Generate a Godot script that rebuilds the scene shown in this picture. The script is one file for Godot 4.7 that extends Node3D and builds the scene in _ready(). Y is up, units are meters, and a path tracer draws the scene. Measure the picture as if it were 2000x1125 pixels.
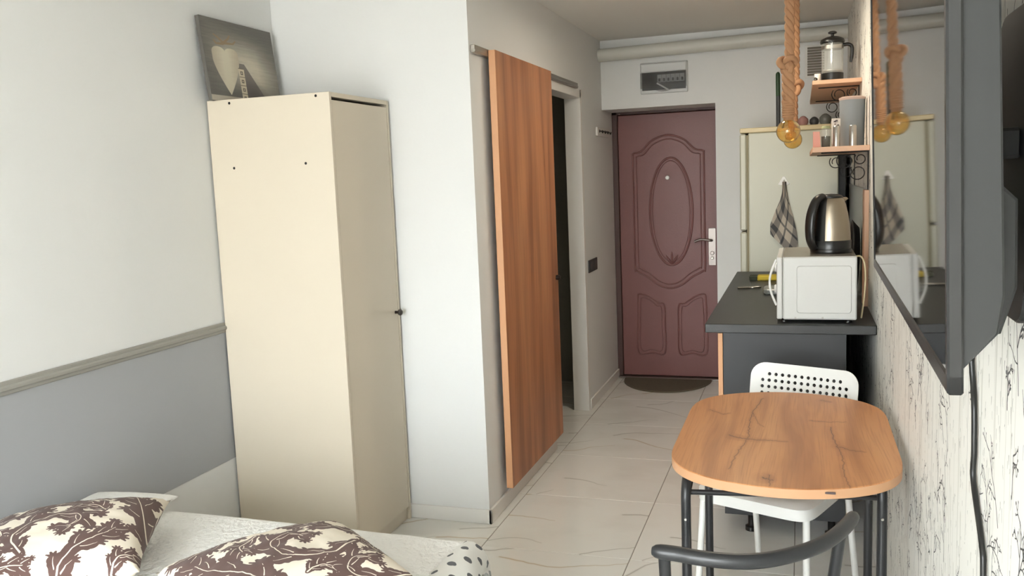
extends Node3D

# ---------------------------------------------------------------- room measures (metres, y up, camera above the origin)
const XL := -2.30      # left wall
const XR := 0.285      # right wall with the wallpaper
const XC := -1.346     # corridor wall of the bathroom block
const ZB := -3.593     # front of the bathroom block
const ZE := -6.23      # entry wall
const ZD := -6.57      # entry door leaf
const ZK := 1.60       # window wall behind the viewer
const H := 2.487       # ceiling

var M := {}
var rng := RandomNumberGenerator.new()
var used := {}


func _ready() -> void:
	rng.seed = 20
	camera_and_light()
	make_materials()
	build_shell()
	build_window()
	build_floor()
	build_baseboards()
	build_entry_door()
	build_sliding_door()
	build_wardrobe()
	build_bed()
	build_table()
	build_white_chair()
	build_black_chair()
	build_counter()
	build_fridge()
	build_microwave()
	build_kettle()
	build_tv()
	build_shelves()
	build_lamps()
	build_canvas()
	build_small_things()


# ---------------------------------------------------------------- camera, sky, exposure
func camera_and_light() -> void:
	var yaw := 0.3211
	var pitch := 0.1233
	var roll := 0.0412
	var f := Vector3(-sin(yaw) * cos(pitch), -sin(pitch), -cos(yaw) * cos(pitch))
	var r := f.cross(Vector3.UP).normalized()
	var u := r.cross(f)
	var r2 := r * cos(roll) - u * sin(roll)
	var u2 := r * sin(roll) + u * cos(roll)
	var cam := Camera3D.new()
	cam.name = "camera"
	cam.transform = Transform3D(Basis(r2, u2, -f), Vector3(0, 1.55, 0))
	cam.fov = rad_to_deg(2.0 * atan(562.5 / 1714.12))
	cam.near = 0.02
	cam.far = 100.0
	add_child(cam)
	cam.current = true
	var sky_m := ProceduralSkyMaterial.new()
	sky_m.sky_top_color = Color(0.97, 0.99, 1.0)
	sky_m.sky_horizon_color = Color(0.635, 0.65, 0.655)
	sky_m.sky_curve = 0.6   # overcast: the zenith three times as bright as the horizon
	sky_m.ground_bottom_color = Color(0.55, 0.545, 0.53)
	sky_m.ground_horizon_color = Color(0.61, 0.61, 0.60)
	sky_m.sky_energy_multiplier = 6.0
	sky_m.ground_energy_multiplier = 6.0
	var sky := Sky.new()
	sky.sky_material = sky_m
	var e := Environment.new()
	e.background_mode = Environment.BG_SKY
	e.sky = sky
	e.tonemap_mode = Environment.TONE_MAPPER_LINEAR
	e.tonemap_exposure = 0.80
	e.sdfgi_enabled = true
	e.ssao_enabled = true
	e.ssil_enabled = true
	var we := WorldEnvironment.new()
	we.name = "world_environment"
	we.environment = e
	add_child(we)


# ---------------------------------------------------------------- node helpers
func numbered(called: String) -> String:
	if not used.has(called):
		used[called] = 0
		return called
	used[called] += 1
	return "%s_%03d" % [called, used[called]]


func new_st() -> SurfaceTool:
	var st := SurfaceTool.new()
	st.begin(Mesh.PRIMITIVE_TRIANGLES)
	return st


func obj(called: String, st: SurfaceTool, m: Material, parent: Node3D = null) -> MeshInstance3D:
	st.generate_normals()
	return inst(called, st.commit(), m, parent)


func inst(called: String, mesh: Mesh, m: Material, parent: Node3D = null) -> MeshInstance3D:
	var o := MeshInstance3D.new()
	o.mesh = mesh
	o.material_override = m
	if parent == null:
		o.name = numbered(called)
		add_child(o, true)
	else:
		o.name = called
		parent.add_child(o, true)
	return o


func tag(o: Node3D, label: String, category: String, group := "", kind := "") -> Node3D:
	o.set_meta("label", label)
	o.set_meta("category", category)
	if group != "":
		o.set_meta("group", group)
	if kind != "":
		o.set_meta("kind", kind)
	return o


func thing(called: String, label: String, category: String, at := Vector3.ZERO, turn := 0.0, group := "") -> Node3D:
	var o := Node3D.new()
	o.name = numbered(called)
	add_child(o, true)
	o.position = at
	o.rotation.y = turn
	tag(o, label, category, group)
	return o


func setting(called: String, st: SurfaceTool, m: Material, label: String, category: String) -> MeshInstance3D:
	var o := obj(called, st, m)
	tag(o, label, category, "", "structure")
	return o


# ---------------------------------------------------------------- shape helpers
func face(st: SurfaceTool, pts: Array, out: Vector3) -> void:
	var n: Vector3 = (pts[1] - pts[0]).cross(pts[2] - pts[0])
	var p := pts
	if n.dot(out) < 0.0:
		p = pts.duplicate()
		p.reverse()
	for i in range(1, p.size() - 1):
		st.add_vertex(p[0])
		st.add_vertex(p[i + 1])
		st.add_vertex(p[i])


func quad(st: SurfaceTool, a: Vector3, b: Vector3, c: Vector3, d: Vector3) -> void:
	# a b c d run counter-clockwise as seen from outside
	for v in [a, c, b, a, d, c]:
		st.add_vertex(v)


func uvquad(st: SurfaceTool, p: Array, t: Array) -> void:
	for i in [0, 2, 1, 0, 3, 2]:
		st.set_uv(t[i])
		st.add_vertex(p[i])


func box(st: SurfaceTool, lo: Vector3, hi: Vector3, b := 0.0, xf := Transform3D()) -> void:
	st.set_smooth_group(-1)
	var c := (lo + hi) * 0.5
	var h := (hi - lo) * 0.5
	var bb := minf(b, minf(h.x, minf(h.y, h.z)) * 0.95)
	var k := Vector3(h.x - bb, h.y - bb, h.z - bb)
	for axis in 3:
		var a1 := (axis + 1) % 3
		var a2 := (axis + 2) % 3
		for s in [-1.0, 1.0]:
			var pts := []
			for q in [[-1, -1], [1, -1], [1, 1], [-1, 1]]:
				var v := Vector3()
				v[axis] = s * h[axis]
				v[a1] = q[0] * k[a1]
				v[a2] = q[1] * k[a2]
				pts.append(xf * (c + v))
			var o := Vector3()
			o[axis] = s
			face(st, pts, xf.basis * o)
		if bb > 0.0:
			# the four chamfers that run along this axis
			for s1 in [-1.0, 1.0]:
				for s2 in [-1.0, 1.0]:
					var pts := []
					for q in [[-1, 0], [1, 0], [1, 1], [-1, 1]]:
						var v := Vector3()
						v[axis] = q[0] * k[axis]
						v[a1] = s1 * (h[a1] if q[1] == 0 else k[a1])
						v[a2] = s2 * (k[a2] if q[1] == 0 else h[a2])
						pts.append(xf * (c + v))
					var o := Vector3()
					o[a1] = s1
					o[a2] = s2
					face(st, pts, xf.basis * o)
	if bb > 0.0:
		for sx in [-1.0, 1.0]:
			for sy in [-1.0, 1.0]:
				for sz in [-1.0, 1.0]:
					var s := Vector3(sx, sy, sz)
					face(st, [xf * (c + s * Vector3(h.x, k.y, k.z)), xf * (c + s * Vector3(k.x, h.y, k.z)), xf * (c + s * Vector3(k.x, k.y, h.z))], xf.basis * s)


func cbox(st: SurfaceTool, c: Vector3, size: Vector3, b := 0.0, xf := Transform3D()) -> void:
	box(st, c - size * 0.5, c + size * 0.5, b, xf)


func tube(st: SurfaceTool, pts: Array, r, n := 10, closed := false, flat := 1.0) -> void:
	# a round tube along pts; r is one radius or one for each point; flat squeezes the section
	var m := pts.size()
	var rings := []
	var t0: Vector3 = (pts[1] - pts[0]).normalized()
	var side := t0.cross(Vector3.UP if absf(t0.y) < 0.9 else Vector3.RIGHT).normalized()
	for i in m:
		var a: Vector3 = pts[(i - 1 + m) % m] if closed or i > 0 else pts[0]
		var b: Vector3 = pts[(i + 1) % m] if closed or i < m - 1 else pts[m - 1]
		var t := (b - a).normalized()
		side = (side - t * side.dot(t)).normalized()
		var up := t.cross(side)
		var rad: float = r[i] if r is Array else r
		var ring := []
		for j in n:
			var an := TAU * j / n
			ring.append(pts[i] + side * cos(an) * rad + up * sin(an) * rad * flat)
		rings.append(ring)
	st.set_smooth_group(0)
	for i in (m if closed else m - 1):
		var ra: Array = rings[i]
		var rb: Array = rings[(i + 1) % m]
		for j in n:
			var j2 := (j + 1) % n
			quad(st, ra[j], ra[j2], rb[j2], rb[j])
	if not closed:
		st.set_smooth_group(-1)
		face(st, rings[0], pts[0] - pts[1])
		face(st, rings[m - 1], pts[m - 1] - pts[m - 2])


func lathe(st: SurfaceTool, prof: Array, n := 28, at := Vector3.ZERO, xf := Transform3D()) -> void:
	# prof: Vector2(radius, height) from the bottom up along the outside; a point given twice makes a sharp edge
	var g := 0
	for i in prof.size() - 1:
		var p: Vector2 = prof[i]
		var q: Vector2 = prof[i + 1]
		if p.is_equal_approx(q):
			g += 1
			continue
		st.set_smooth_group(g)
		for j in n:
			var a := TAU * j / n
			var b := TAU * (j + 1) / n
			var v := [Vector3(cos(a) * p.x, p.y, -sin(a) * p.x), Vector3(cos(b) * p.x, p.y, -sin(b) * p.x), Vector3(cos(b) * q.x, q.y, -sin(b) * q.x), Vector3(cos(a) * q.x, q.y, -sin(a) * q.x)]
			for k in 4:
				v[k] = xf * (at + v[k])
			if p.x < 1e-6:
				for w in [v[0], v[3], v[2]]:
					st.add_vertex(w)
			elif q.x < 1e-6:
				for w in [v[0], v[2], v[1]]:
					st.add_vertex(w)
			else:
				quad(st, v[0], v[1], v[2], v[3])


func disc_rod(st: SurfaceTool, r: float, h: float, b: float, xf: Transform3D, n := 24) -> void:
	# a short rod along local y from 0 to h with a chamfered far end
	lathe(st, [Vector2(0, 0), Vector2(r, 0), Vector2(r, 0), Vector2(r, h - b), Vector2(r, h - b), Vector2(r - b, h), Vector2(r - b, h), Vector2(0, h)], n, Vector3.ZERO, xf)


func extrude(st: SurfaceTool, poly_in: PackedVector2Array, d0: float, d1: float, xf := Transform3D(), b := 0.0, smooth := false) -> void:
	# polygon in local x y, from d0 to d1 along local z, edges chamfered by b
	var poly := poly_in.duplicate()
	if Geometry2D.is_polygon_clockwise(poly):
		poly.reverse()
	var n := poly.size()
	var inner := poly
	if b > 0.0:
		inner = PackedVector2Array()
		for i in n:
			var a := poly[(i - 1 + n) % n]
			var c := poly[(i + 1) % n]
			var t1 := (poly[i] - a).normalized()
			var t2 := (c - poly[i]).normalized()
			var nn := (Vector2(t1.y, -t1.x) + Vector2(t2.y, -t2.x)).normalized()
			inner.append(poly[i] - nn * b)
	var idx := Geometry2D.triangulate_polygon(inner)
	st.set_smooth_group(-1)
	for i in range(0, idx.size(), 3):
		var a := inner[idx[i]]
		var c := inner[idx[i + 1]]
		var d := inner[idx[i + 2]]
		face(st, [xf * Vector3(a.x, a.y, d1), xf * Vector3(c.x, c.y, d1), xf * Vector3(d.x, d.y, d1)], xf.basis.z * signf(d1 - d0))
		face(st, [xf * Vector3(a.x, a.y, d0), xf * Vector3(c.x, c.y, d0), xf * Vector3(d.x, d.y, d0)], -xf.basis.z * signf(d1 - d0))
	var s := signf(d1 - d0)
	for i in n:
		var j := (i + 1) % n
		var e := poly[j] - poly[i]
		var o := xf.basis * Vector3(e.y, -e.x, 0)
		st.set_smooth_group(2 if smooth else -1)
		face(st, [xf * Vector3(poly[i].x, poly[i].y, d0 + b * s), xf * Vector3(poly[j].x, poly[j].y, d0 + b * s), xf * Vector3(poly[j].x, poly[j].y, d1 - b * s), xf * Vector3(poly[i].x, poly[i].y, d1 - b * s)], o)
		if b > 0.0:
			st.set_smooth_group(3 if smooth else -1)
			for q in [[d0, s], [d1, -s]]:
				face(st, [xf * Vector3(poly[i].x, poly[i].y, q[0] + b * q[1]), xf * Vector3(poly[j].x, poly[j].y, q[0] + b * q[1]), xf * Vector3(inner[j].x, inner[j].y, q[0]), xf * Vector3(inner[i].x, inner[i].y, q[0])], o - xf.basis.z * q[1] * 0.5)


func smooth_loop(pts: Array, per := 6, closed := true) -> Array:
	var out := []
	var n := pts.size()
	for i in (n if closed else n - 1):
		var p0 = pts[(i - 1 + n) % n] if closed else pts[maxi(i - 1, 0)]
		var p1 = pts[i]
		var p2 = pts[(i + 1) % n]
		var p3 = pts[(i + 2) % n] if closed else pts[mini(i + 2, n - 1)]
		for k in per:
			out.append(p1.cubic_interpolate(p2, p0, p3, float(k) / per))
	if not closed:
		out.append(pts[n - 1])
	return out


func rounded_rect(w: float, h: float, r: float, per := 5, c := Vector2.ZERO) -> PackedVector2Array:
	var p := PackedVector2Array()
	for q in [[1, 1, 0.0], [-1, 1, 0.5], [-1, -1, 1.0], [1, -1, 1.5]]:
		for k in per + 1:
			var a: float = PI * (q[2] + 0.5 * k / per)
			p.append(c + Vector2(q[0] * (w / 2 - r) + cos(a) * r, q[1] * (h / 2 - r) + sin(a) * r))
	return p


func arc3(c: Vector3, ux: Vector3, uy: Vector3, r: float, a0: float, a1: float, n := 8) -> Array:
	var out := []
	for i in n + 1:
		var a := lerpf(a0, a1, float(i) / n)
		out.append(c + ux * cos(a) * r + uy * sin(a) * r)
	return out


# ---------------------------------------------------------------- drawing textures
func stamp(im: Image, x: float, y: float, r: float, c: Color, wrap := true, strength := 1.0) -> void:
	var w := im.get_width()
	var h := im.get_height()
	for j in range(int(floor(y - r - 1)), int(ceil(y + r + 1)) + 1):
		for i in range(int(floor(x - r - 1)), int(ceil(x + r + 1)) + 1):
			var d := r + 0.5 - Vector2(i - x, j - y).length()
			if d <= 0.0:
				continue
			var a := minf(d, 1.0) * strength
			if wrap:
				var px := posmod(i, w)
				var py := posmod(j, h)
				im.set_pixel(px, py, im.get_pixel(px, py).lerp(c, a))
			elif i >= 0 and j >= 0 and i < w and j < h:
				im.set_pixel(i, j, im.get_pixel(i, j).lerp(c, a))


func stroke(im: Image, pts: Array, r0: float, r1: float, c: Color, wrap := true, strength := 1.0) -> void:
	var total := 0.0
	for i in pts.size() - 1:
		total += pts[i].distance_to(pts[i + 1])
	var gone := 0.0
	for i in pts.size() - 1:
		var l: float = pts[i].distance_to(pts[i + 1])
		var r_mid := lerpf(r0, r1, gone / maxf(total, 0.001))
		var steps := maxi(1, int(l / maxf(0.6, r_mid * 0.5)))
		for k in steps:
			var t := float(k) / steps
			var p: Vector2 = pts[i].lerp(pts[i + 1], t)
			stamp(im, p.x, p.y, lerpf(r0, r1, (gone + l * t) / maxf(total, 0.001)), c, wrap, strength)
		gone += l


func noise(freq: float, oct := 4, sd := 1) -> FastNoiseLite:
	var n := FastNoiseLite.new()
	n.seed = sd
	n.frequency = freq
	n.noise_type = FastNoiseLite.TYPE_SIMPLEX_SMOOTH
	n.fractal_octaves = oct
	return n


func wood_image(w: int, h: int, base: Color, dark: Color, light: Color, stretch: float, sd: int, cracks: Array) -> Image:
	# grain runs along the v axis
	var im := Image.create(w, h, false, Image.FORMAT_RGB8)
	var n1 := noise(1.0, 4, sd)
	var n2 := noise(1.0, 3, sd + 1)
	var n3 := noise(1.0, 2, sd + 2)
	for y in h:
		for x in w:
			var u := float(x) / w
			var v := float(y) / w
			var warp := n3.get_noise_2d(u * 2.2, v * stretch * 0.6) * 0.09
			var g := n1.get_noise_2d((u + warp) * 5.5, v * stretch * 0.8)
			var f := n2.get_noise_2d((u + warp * 0.6) * 90.0, v * stretch * 3.0)
			var b := n3.get_noise_2d((u + warp) * 3.0 + 7.0, v * 0.5)
			var c := base.lerp(dark, clampf(g * 1.7 + 0.22, 0, 1) * 0.66)
			c = c.lerp(light, clampf(b * 1.6 + 0.05, 0, 1) * 0.6)
			c = c.lerp(dark, clampf(f * 0.6, 0, 0.35))
			im.set_pixel(x, y, c)
	for k in cracks:
		var pts := []
		for p in k[0]:
			pts.append(Vector2(p.x * w, p.y * h))
		var rough := []
		for i in pts.size() - 1:
			for s in 10:
				var q: Vector2 = pts[i].lerp(pts[i + 1], s / 10.0)
				rough.append(q + Vector2(rng.randf_range(-1, 1), rng.randf_range(-1, 1)) * w * 0.005)
		rough.append(pts[pts.size() - 1])
		stroke(im, rough, k[1] * 15.0, k[1] * 6.0, dark, false, 0.045)
		stroke(im, rough, k[1] * 5.0, k[1] * 2.5, dark, false, 0.10)
		stroke(im, rough, k[1], k[1] * 0.4, Color(0.33, 0.19, 0.10), false, 0.36)
	return im


func marble_image(s: int) -> Image:
	# four by four tiles; pale ground, grey and ochre veins that run on a slant
	var im := Image.create(s, s, false, Image.FORMAT_RGB8)
	var n1 := noise(1.0, 4, 31)
	for y in s:
		for x in s:
			var u := 4.0 * x / s
			var v := 4.0 * y / s
			im.set_pixel(x, y, Color(0.905, 0.90, 0.88).lerp(Color(0.84, 0.83, 0.805), clampf(n1.get_noise_2d(u * 1.3, v * 1.9) * 1.1 + 0.1, 0, 1) * 0.55))
	for k in 46:
		var p := Vector2(rng.randf(), rng.randf()) * s
		var dir := rng.randf_range(-0.55, 0.25)
		var pts := [p]
		for i in rng.randi_range(8, 22):
			dir += rng.randf_range(-0.35, 0.35)
			dir = clampf(dir, -1.1, 0.7)
			p += Vector2(cos(dir), sin(dir)) * s * 0.011
			pts.append(p)
		var c := Color(0.60, 0.58, 0.545) if rng.randf() < 0.62 else Color(0.68, 0.59, 0.46)
		stroke(im, pts, s * 0.0052, s * 0.0012, c, true, 0.035)
		stroke(im, pts, s * 0.0013, s * 0.0004, c, true, 0.24)
	return im


func twig(im: Image, p: Vector2, dir: float, length: float, r: float, depth: int, c: Color) -> void:
	var pts := [p]
	var q := p
	var a := dir
	var n := 6
	for i in n:
		a += rng.randf_range(-0.32, 0.32)
		q += Vector2(sin(a), -cos(a)) * length / n
		pts.append(q)
		if depth > 0 and i > 0 and rng.randf() < 0.62:
			twig(im, q, a + rng.randf_range(0.5, 1.2) * (1 if rng.randf() < 0.5 else -1), length * rng.randf_range(0.25, 0.5), r * 0.75, depth - 1, c)
	stroke(im, pts, r, r * 0.55, c, true, 0.9)
	if depth < 2 and rng.randf() < 0.6:
		stamp(im, q.x, q.y, r * 1.9, c, true, 0.9)


func wallpaper_image(s: int) -> Image:
	# white birch trunks with thin bark lines and dark budding twigs; one repeat is 1.1 m
	var im := Image.create(s, s, false, Image.FORMAT_RGB8)
	im.fill(Color(0.925, 0.92, 0.895))
	for k in 90:
		var x := rng.randf() * s
		var y := rng.randf() * s
		var pts := []
		var l := rng.randf_range(0.10, 0.6) * s
		for i in 14:
			pts.append(Vector2(x, y + l * i / 13.0))
			x += rng.randf_range(-1, 1) * s * 0.0018
		stroke(im, pts, s * rng.randf_range(0.0008, 0.005), s * 0.0008, Color(0.78, 0.775, 0.74), true, rng.randf_range(0.10, 0.35))
	for k in 900:
		var x := rng.randf() * s
		var y := rng.randf() * s
		var l := rng.randf_range(0.003, 0.022) * s
		stroke(im, [Vector2(x, y), Vector2(x + rng.randf_range(-1, 1) * s * 0.002, y + l * 0.5), Vector2(x + rng.randf_range(-1, 1) * s * 0.003, y + l)], s * rng.randf_range(0.0004, 0.0014), s * 0.0004, Color(0.45, 0.45, 0.43), true, 0.55)
	for k in 16:
		var x := rng.randf() * s
		var y := rng.randf() * s
		var pts := []
		for i in 18:
			pts.append(Vector2(x, y + s * 0.018 * i))
			x += rng.randf_range(-1, 1) * s * 0.003
		stroke(im, pts, s * 0.0009, s * 0.0005, Color(0.45, 0.45, 0.44), true, 0.45)
	for k in 74:
		twig(im, Vector2(rng.randf() * s, rng.randf() * s), rng.randf_range(-0.45, 0.45), s * rng.randf_range(0.05, 0.13), s * rng.randf_range(0.0012, 0.0021), 2, Color(0.15, 0.15, 0.16))
	return im


func leaf(im: Image, spine: Array, width: float, brown: Color, cream: Color, r0: float) -> void:
	# an acanthus frond: rounded toothed lobes swept forward along a curved spine, thin pale veins
	var pts := smooth_loop(spine, 12, false)
	var n := pts.size()
	var cuts := []
	for i in n:
		var t := float(i) / (n - 1)
		stamp(im, pts[i].x, pts[i].y, width * (0.10 + 0.26 * sin(PI * (0.05 + 0.9 * t))), brown)
	var count := maxi(4, int(n / 8.0))
	for a in count:
		var t := (a + 0.5) / count
		var i := int(t * (n - 1))
		var along: Vector2 = (pts[mini(i + 2, n - 1)] - pts[maxi(i - 2, 0)]).normalized()
		var l := width * (0.55 + 0.60 * sin(PI * (0.10 + 0.80 * t)))
		for s in [-1.0, 1.0]:
			var d := along.rotated(s * 0.95)
			var q: Vector2 = pts[i]
			var lobe := [q]
			for k in 4:
				d = d.rotated(-s * 0.14)
				q += d * l * 0.18
				lobe.append(q)
			stroke(im, lobe, l * 0.20, l * 0.25, brown)
			for k in [-1.5, -0.8, -0.15, 0.5, 1.15]:
				stroke(im, [lobe[4], lobe[4] + d.rotated(k * s) * l * 0.36], l * 0.11, l * 0.035, brown)
			cuts.append([lobe[1], lobe[2], lobe[3], lobe[4]])
	var tip: Vector2 = pts[n - 1]
	var dt: Vector2 = (pts[n - 1] - pts[n - 3]).normalized()
	for k in [-1.3, -0.6, 0.0, 0.6, 1.3]:
		stroke(im, [tip, tip + dt.rotated(k) * width * 0.5], width * 0.16, width * 0.04, brown)
	for v in cuts:
		stroke(im, v, r0 * 0.36, r0 * 0.10, cream, true, 0.9)
	stroke(im, pts, r0 * 0.65, r0 * 0.25, cream, true, 0.95)


func damask_image(s: int) -> Image:
	var im := Image.create(s, s, false, Image.FORMAT_RGB8)
	var cream := Color(0.90, 0.865, 0.80)
	var brown := Color(0.335, 0.250, 0.230)
	im.fill(cream)
	var fronds := [
		[[Vector2(-0.02, 0.52), Vector2(0.12, 0.36), Vector2(0.34, 0.28), Vector2(0.56, 0.14), Vector2(0.70, 0.11)], 0.150],
		[[Vector2(1.04, 0.78), Vector2(0.97, 0.50), Vector2(0.90, 0.28), Vector2(0.84, 0.12)], 0.150],
		[[Vector2(0.42, 0.86), Vector2(0.32, 0.66), Vector2(0.40, 0.48), Vector2(0.58, 0.46), Vector2(0.64, 0.57), Vector2(0.58, 0.63)], 0.125],
		[[Vector2(0.74, 0.44), Vector2(0.68, 0.34), Vector2(0.58, 0.32)], 0.090],
		[[Vector2(0.06, 0.98), Vector2(0.05, 0.80), Vector2(0.13, 0.68), Vector2(0.23, 0.74), Vector2(0.21, 0.83)], 0.110],
		[[Vector2(0.58, 1.04), Vector2(0.66, 0.86), Vector2(0.78, 0.74), Vector2(0.84, 0.66)], 0.120],
		[[Vector2(0.06, 0.20), Vector2(0.18, 0.11), Vector2(0.36, 0.08)], 0.095],
		[[Vector2(0.28, 1.00), Vector2(0.33, 0.92), Vector2(0.44, 0.93)], 0.075],
		[[Vector2(0.20, 0.50), Vector2(0.24, 0.58), Vector2(0.20, 0.63)], 0.070],
		[[Vector2(0.86, 1.00), Vector2(0.90, 0.92), Vector2(0.97, 0.90)], 0.075],
	]
	for f in fronds:
		var pts := []
		for p in f[0]:
			pts.append(p * s)
		leaf(im, pts, f[1] * 1.17 * s, brown, cream, s * 0.0075)
	return im


func canvas_image(s: int) -> Image:
	# printed still life: a pale heart and small letter blocks on grey boards
	var im := Image.create(s, s, false, Image.FORMAT_RGB8)
	var n := noise(1.0, 4, 77)
	for y in s:
		for x in s:
			var u := float(x) / s
			var v := float(y) / s
			var g := n.get_noise_2d(u * 2.0, v * 26.0) * 0.10 + n.get_noise_2d(u * 8.0, v * 90.0) * 0.05
			var lit := clampf(1.15 - absf(v - 0.45 - 0.35 * (u - 0.3)) * 2.3, 0.0, 1.0) * clampf(0.35 + u * 1.1, 0.0, 1.0)
			var edge := clampf(minf(minf(u, 1.0 - u), minf(v, 1.0 - v)) * 3.4, 0.0, 1.0)
			var c := Color(0.385, 0.375, 0.355).lerp(Color(0.80, 0.77, 0.70), clampf(lit * (0.25 + 0.75 * edge) + g, 0, 1))
			# the printed shadow of the heart on the boards
			if v > 0.5 and u > 0.42 and v > 0.35 + (u - 0.42) * 1.15 and u < 0.42 + (v - 0.35) * 0.62:
				c = c.lerp(Color(0.36, 0.33, 0.32), 0.75)
			if v > 0.93 and u < 0.45:
				c = Color(0.71, 0.68, 0.62)
			# heart
			var hx := (u - 0.27) / 0.175
			var hy := (0.50 - v) / 0.36
			var top := 0.42 * sqrt(absf(clampf(hx, -1, 1))) + sqrt(maxf(0.0, 1.0 - hx * hx)) * 0.52
			var low := -1.15 * pow(maxf(0.0, 1.0 - absf(hx)), 0.72)
			if absf(hx) < 1.0 and hy < top * 0.62 and hy > low:
				c = Color(0.83, 0.80, 0.72).lerp(Color(0.68, 0.63, 0.55), clampf(absf(hx) * 0.9 - 0.2 + g, 0, 1))
			# letter blocks
			if u > 0.42 and u < 0.50 and v > 0.56:
				var k := fmod((v - 0.56) / 0.105, 1.0)
				c = Color(0.80, 0.76, 0.67) if k > 0.08 else Color(0.42, 0.38, 0.33)
				if u > 0.445 and u < 0.478 and k > 0.35 and k < 0.75 and not (u > 0.455 and u < 0.468 and k > 0.45 and k < 0.65):
					c = Color(0.34, 0.30, 0.27)
			im.set_pixel(x, y, c)
	# raffia bow
	for k in [[Vector2(0.27, 0.28), Vector2(0.20, 0.22), Vector2(0.15, 0.19)], [Vector2(0.27, 0.28), Vector2(0.34, 0.22), Vector2(0.37, 0.17)], [Vector2(0.27, 0.28), Vector2(0.40, 0.27), Vector2(0.44, 0.23)], [Vector2(0.26, 0.29), Vector2(0.17, 0.30), Vector2(0.14, 0.26)]]:
		var pts := []
		for p in k:
			pts.append(p * s)
		stroke(im, pts, s * 0.016, s * 0.008, Color(0.56, 0.48, 0.38), false, 0.9)
	return im


func dots_image(s: int) -> Image:
	var im := Image.create(s, s, false, Image.FORMAT_RGB8)
	im.fill(Color(0.90, 0.90, 0.885))
	for j in 4:
		for i in 4:
			stamp(im, (i + 0.25 + (0.5 if j % 2 else 0.0)) * s / 4.0, (j + 0.5) * s / 4.0, s * 0.055, Color(0.38, 0.385, 0.40))
	return im


func towel_image(s: int) -> Image:
	var im := Image.create(s, s, false, Image.FORMAT_RGB8)
	for y in s:
		for x in s:
			var c := Color(0.72, 0.68, 0.62)
			var u := fmod(float(x) / s * 3.0, 1.0)
			var v := fmod(float(y) / s * 3.0, 1.0)
			var k := 0.0
			if u < 0.34:
				k += 0.45
			if v < 0.34:
				k += 0.45
			if u > 0.60 and u < 0.68 or v > 0.60 and v < 0.68:
				k += 0.6
			c = c.lerp(Color(0.20, 0.21, 0.23), clampf(k, 0, 0.95))
			if (x + y) % 4 < 2:
				c = c.lerp(Color(0.6, 0.58, 0.54), 0.12)
			im.set_pixel(x, y, c)
	return im


func noise_tex(freq: float, bump := -1.0, size := 256, sd := 5, oct := 4) -> NoiseTexture2D:
	var t := NoiseTexture2D.new()
	t.width = size
	t.height = size
	t.seamless = true
	t.noise = noise(freq, oct, sd)
	if bump > 0.0:
		t.as_normal_map = true
		t.bump_strength = bump
	return t


# ---------------------------------------------------------------- materials
func mat(called: String, c: Color, rough := 0.6, metal := 0.0, spec := 0.5) -> StandardMaterial3D:
	var m := StandardMaterial3D.new()
	m.resource_name = called
	m.albedo_color = c
	m.roughness = rough
	m.metallic = metal
	m.metallic_specular = spec
	M[called] = m
	return m


func textured(called: String, im: Image, rough := 0.6) -> StandardMaterial3D:
	var m := mat(called, Color.WHITE, rough)
	m.albedo_texture = ImageTexture.create_from_image(im)
	return m


func bumpy(m: StandardMaterial3D, freq: float, strength: float, per_metre: float, amount := 1.0) -> void:
	m.normal_enabled = true
	m.normal_texture = noise_tex(freq, strength)
	m.normal_scale = amount
	if m.albedo_texture == null:
		m.uv1_triplanar = true
		m.uv1_scale = Vector3.ONE * per_metre


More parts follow.
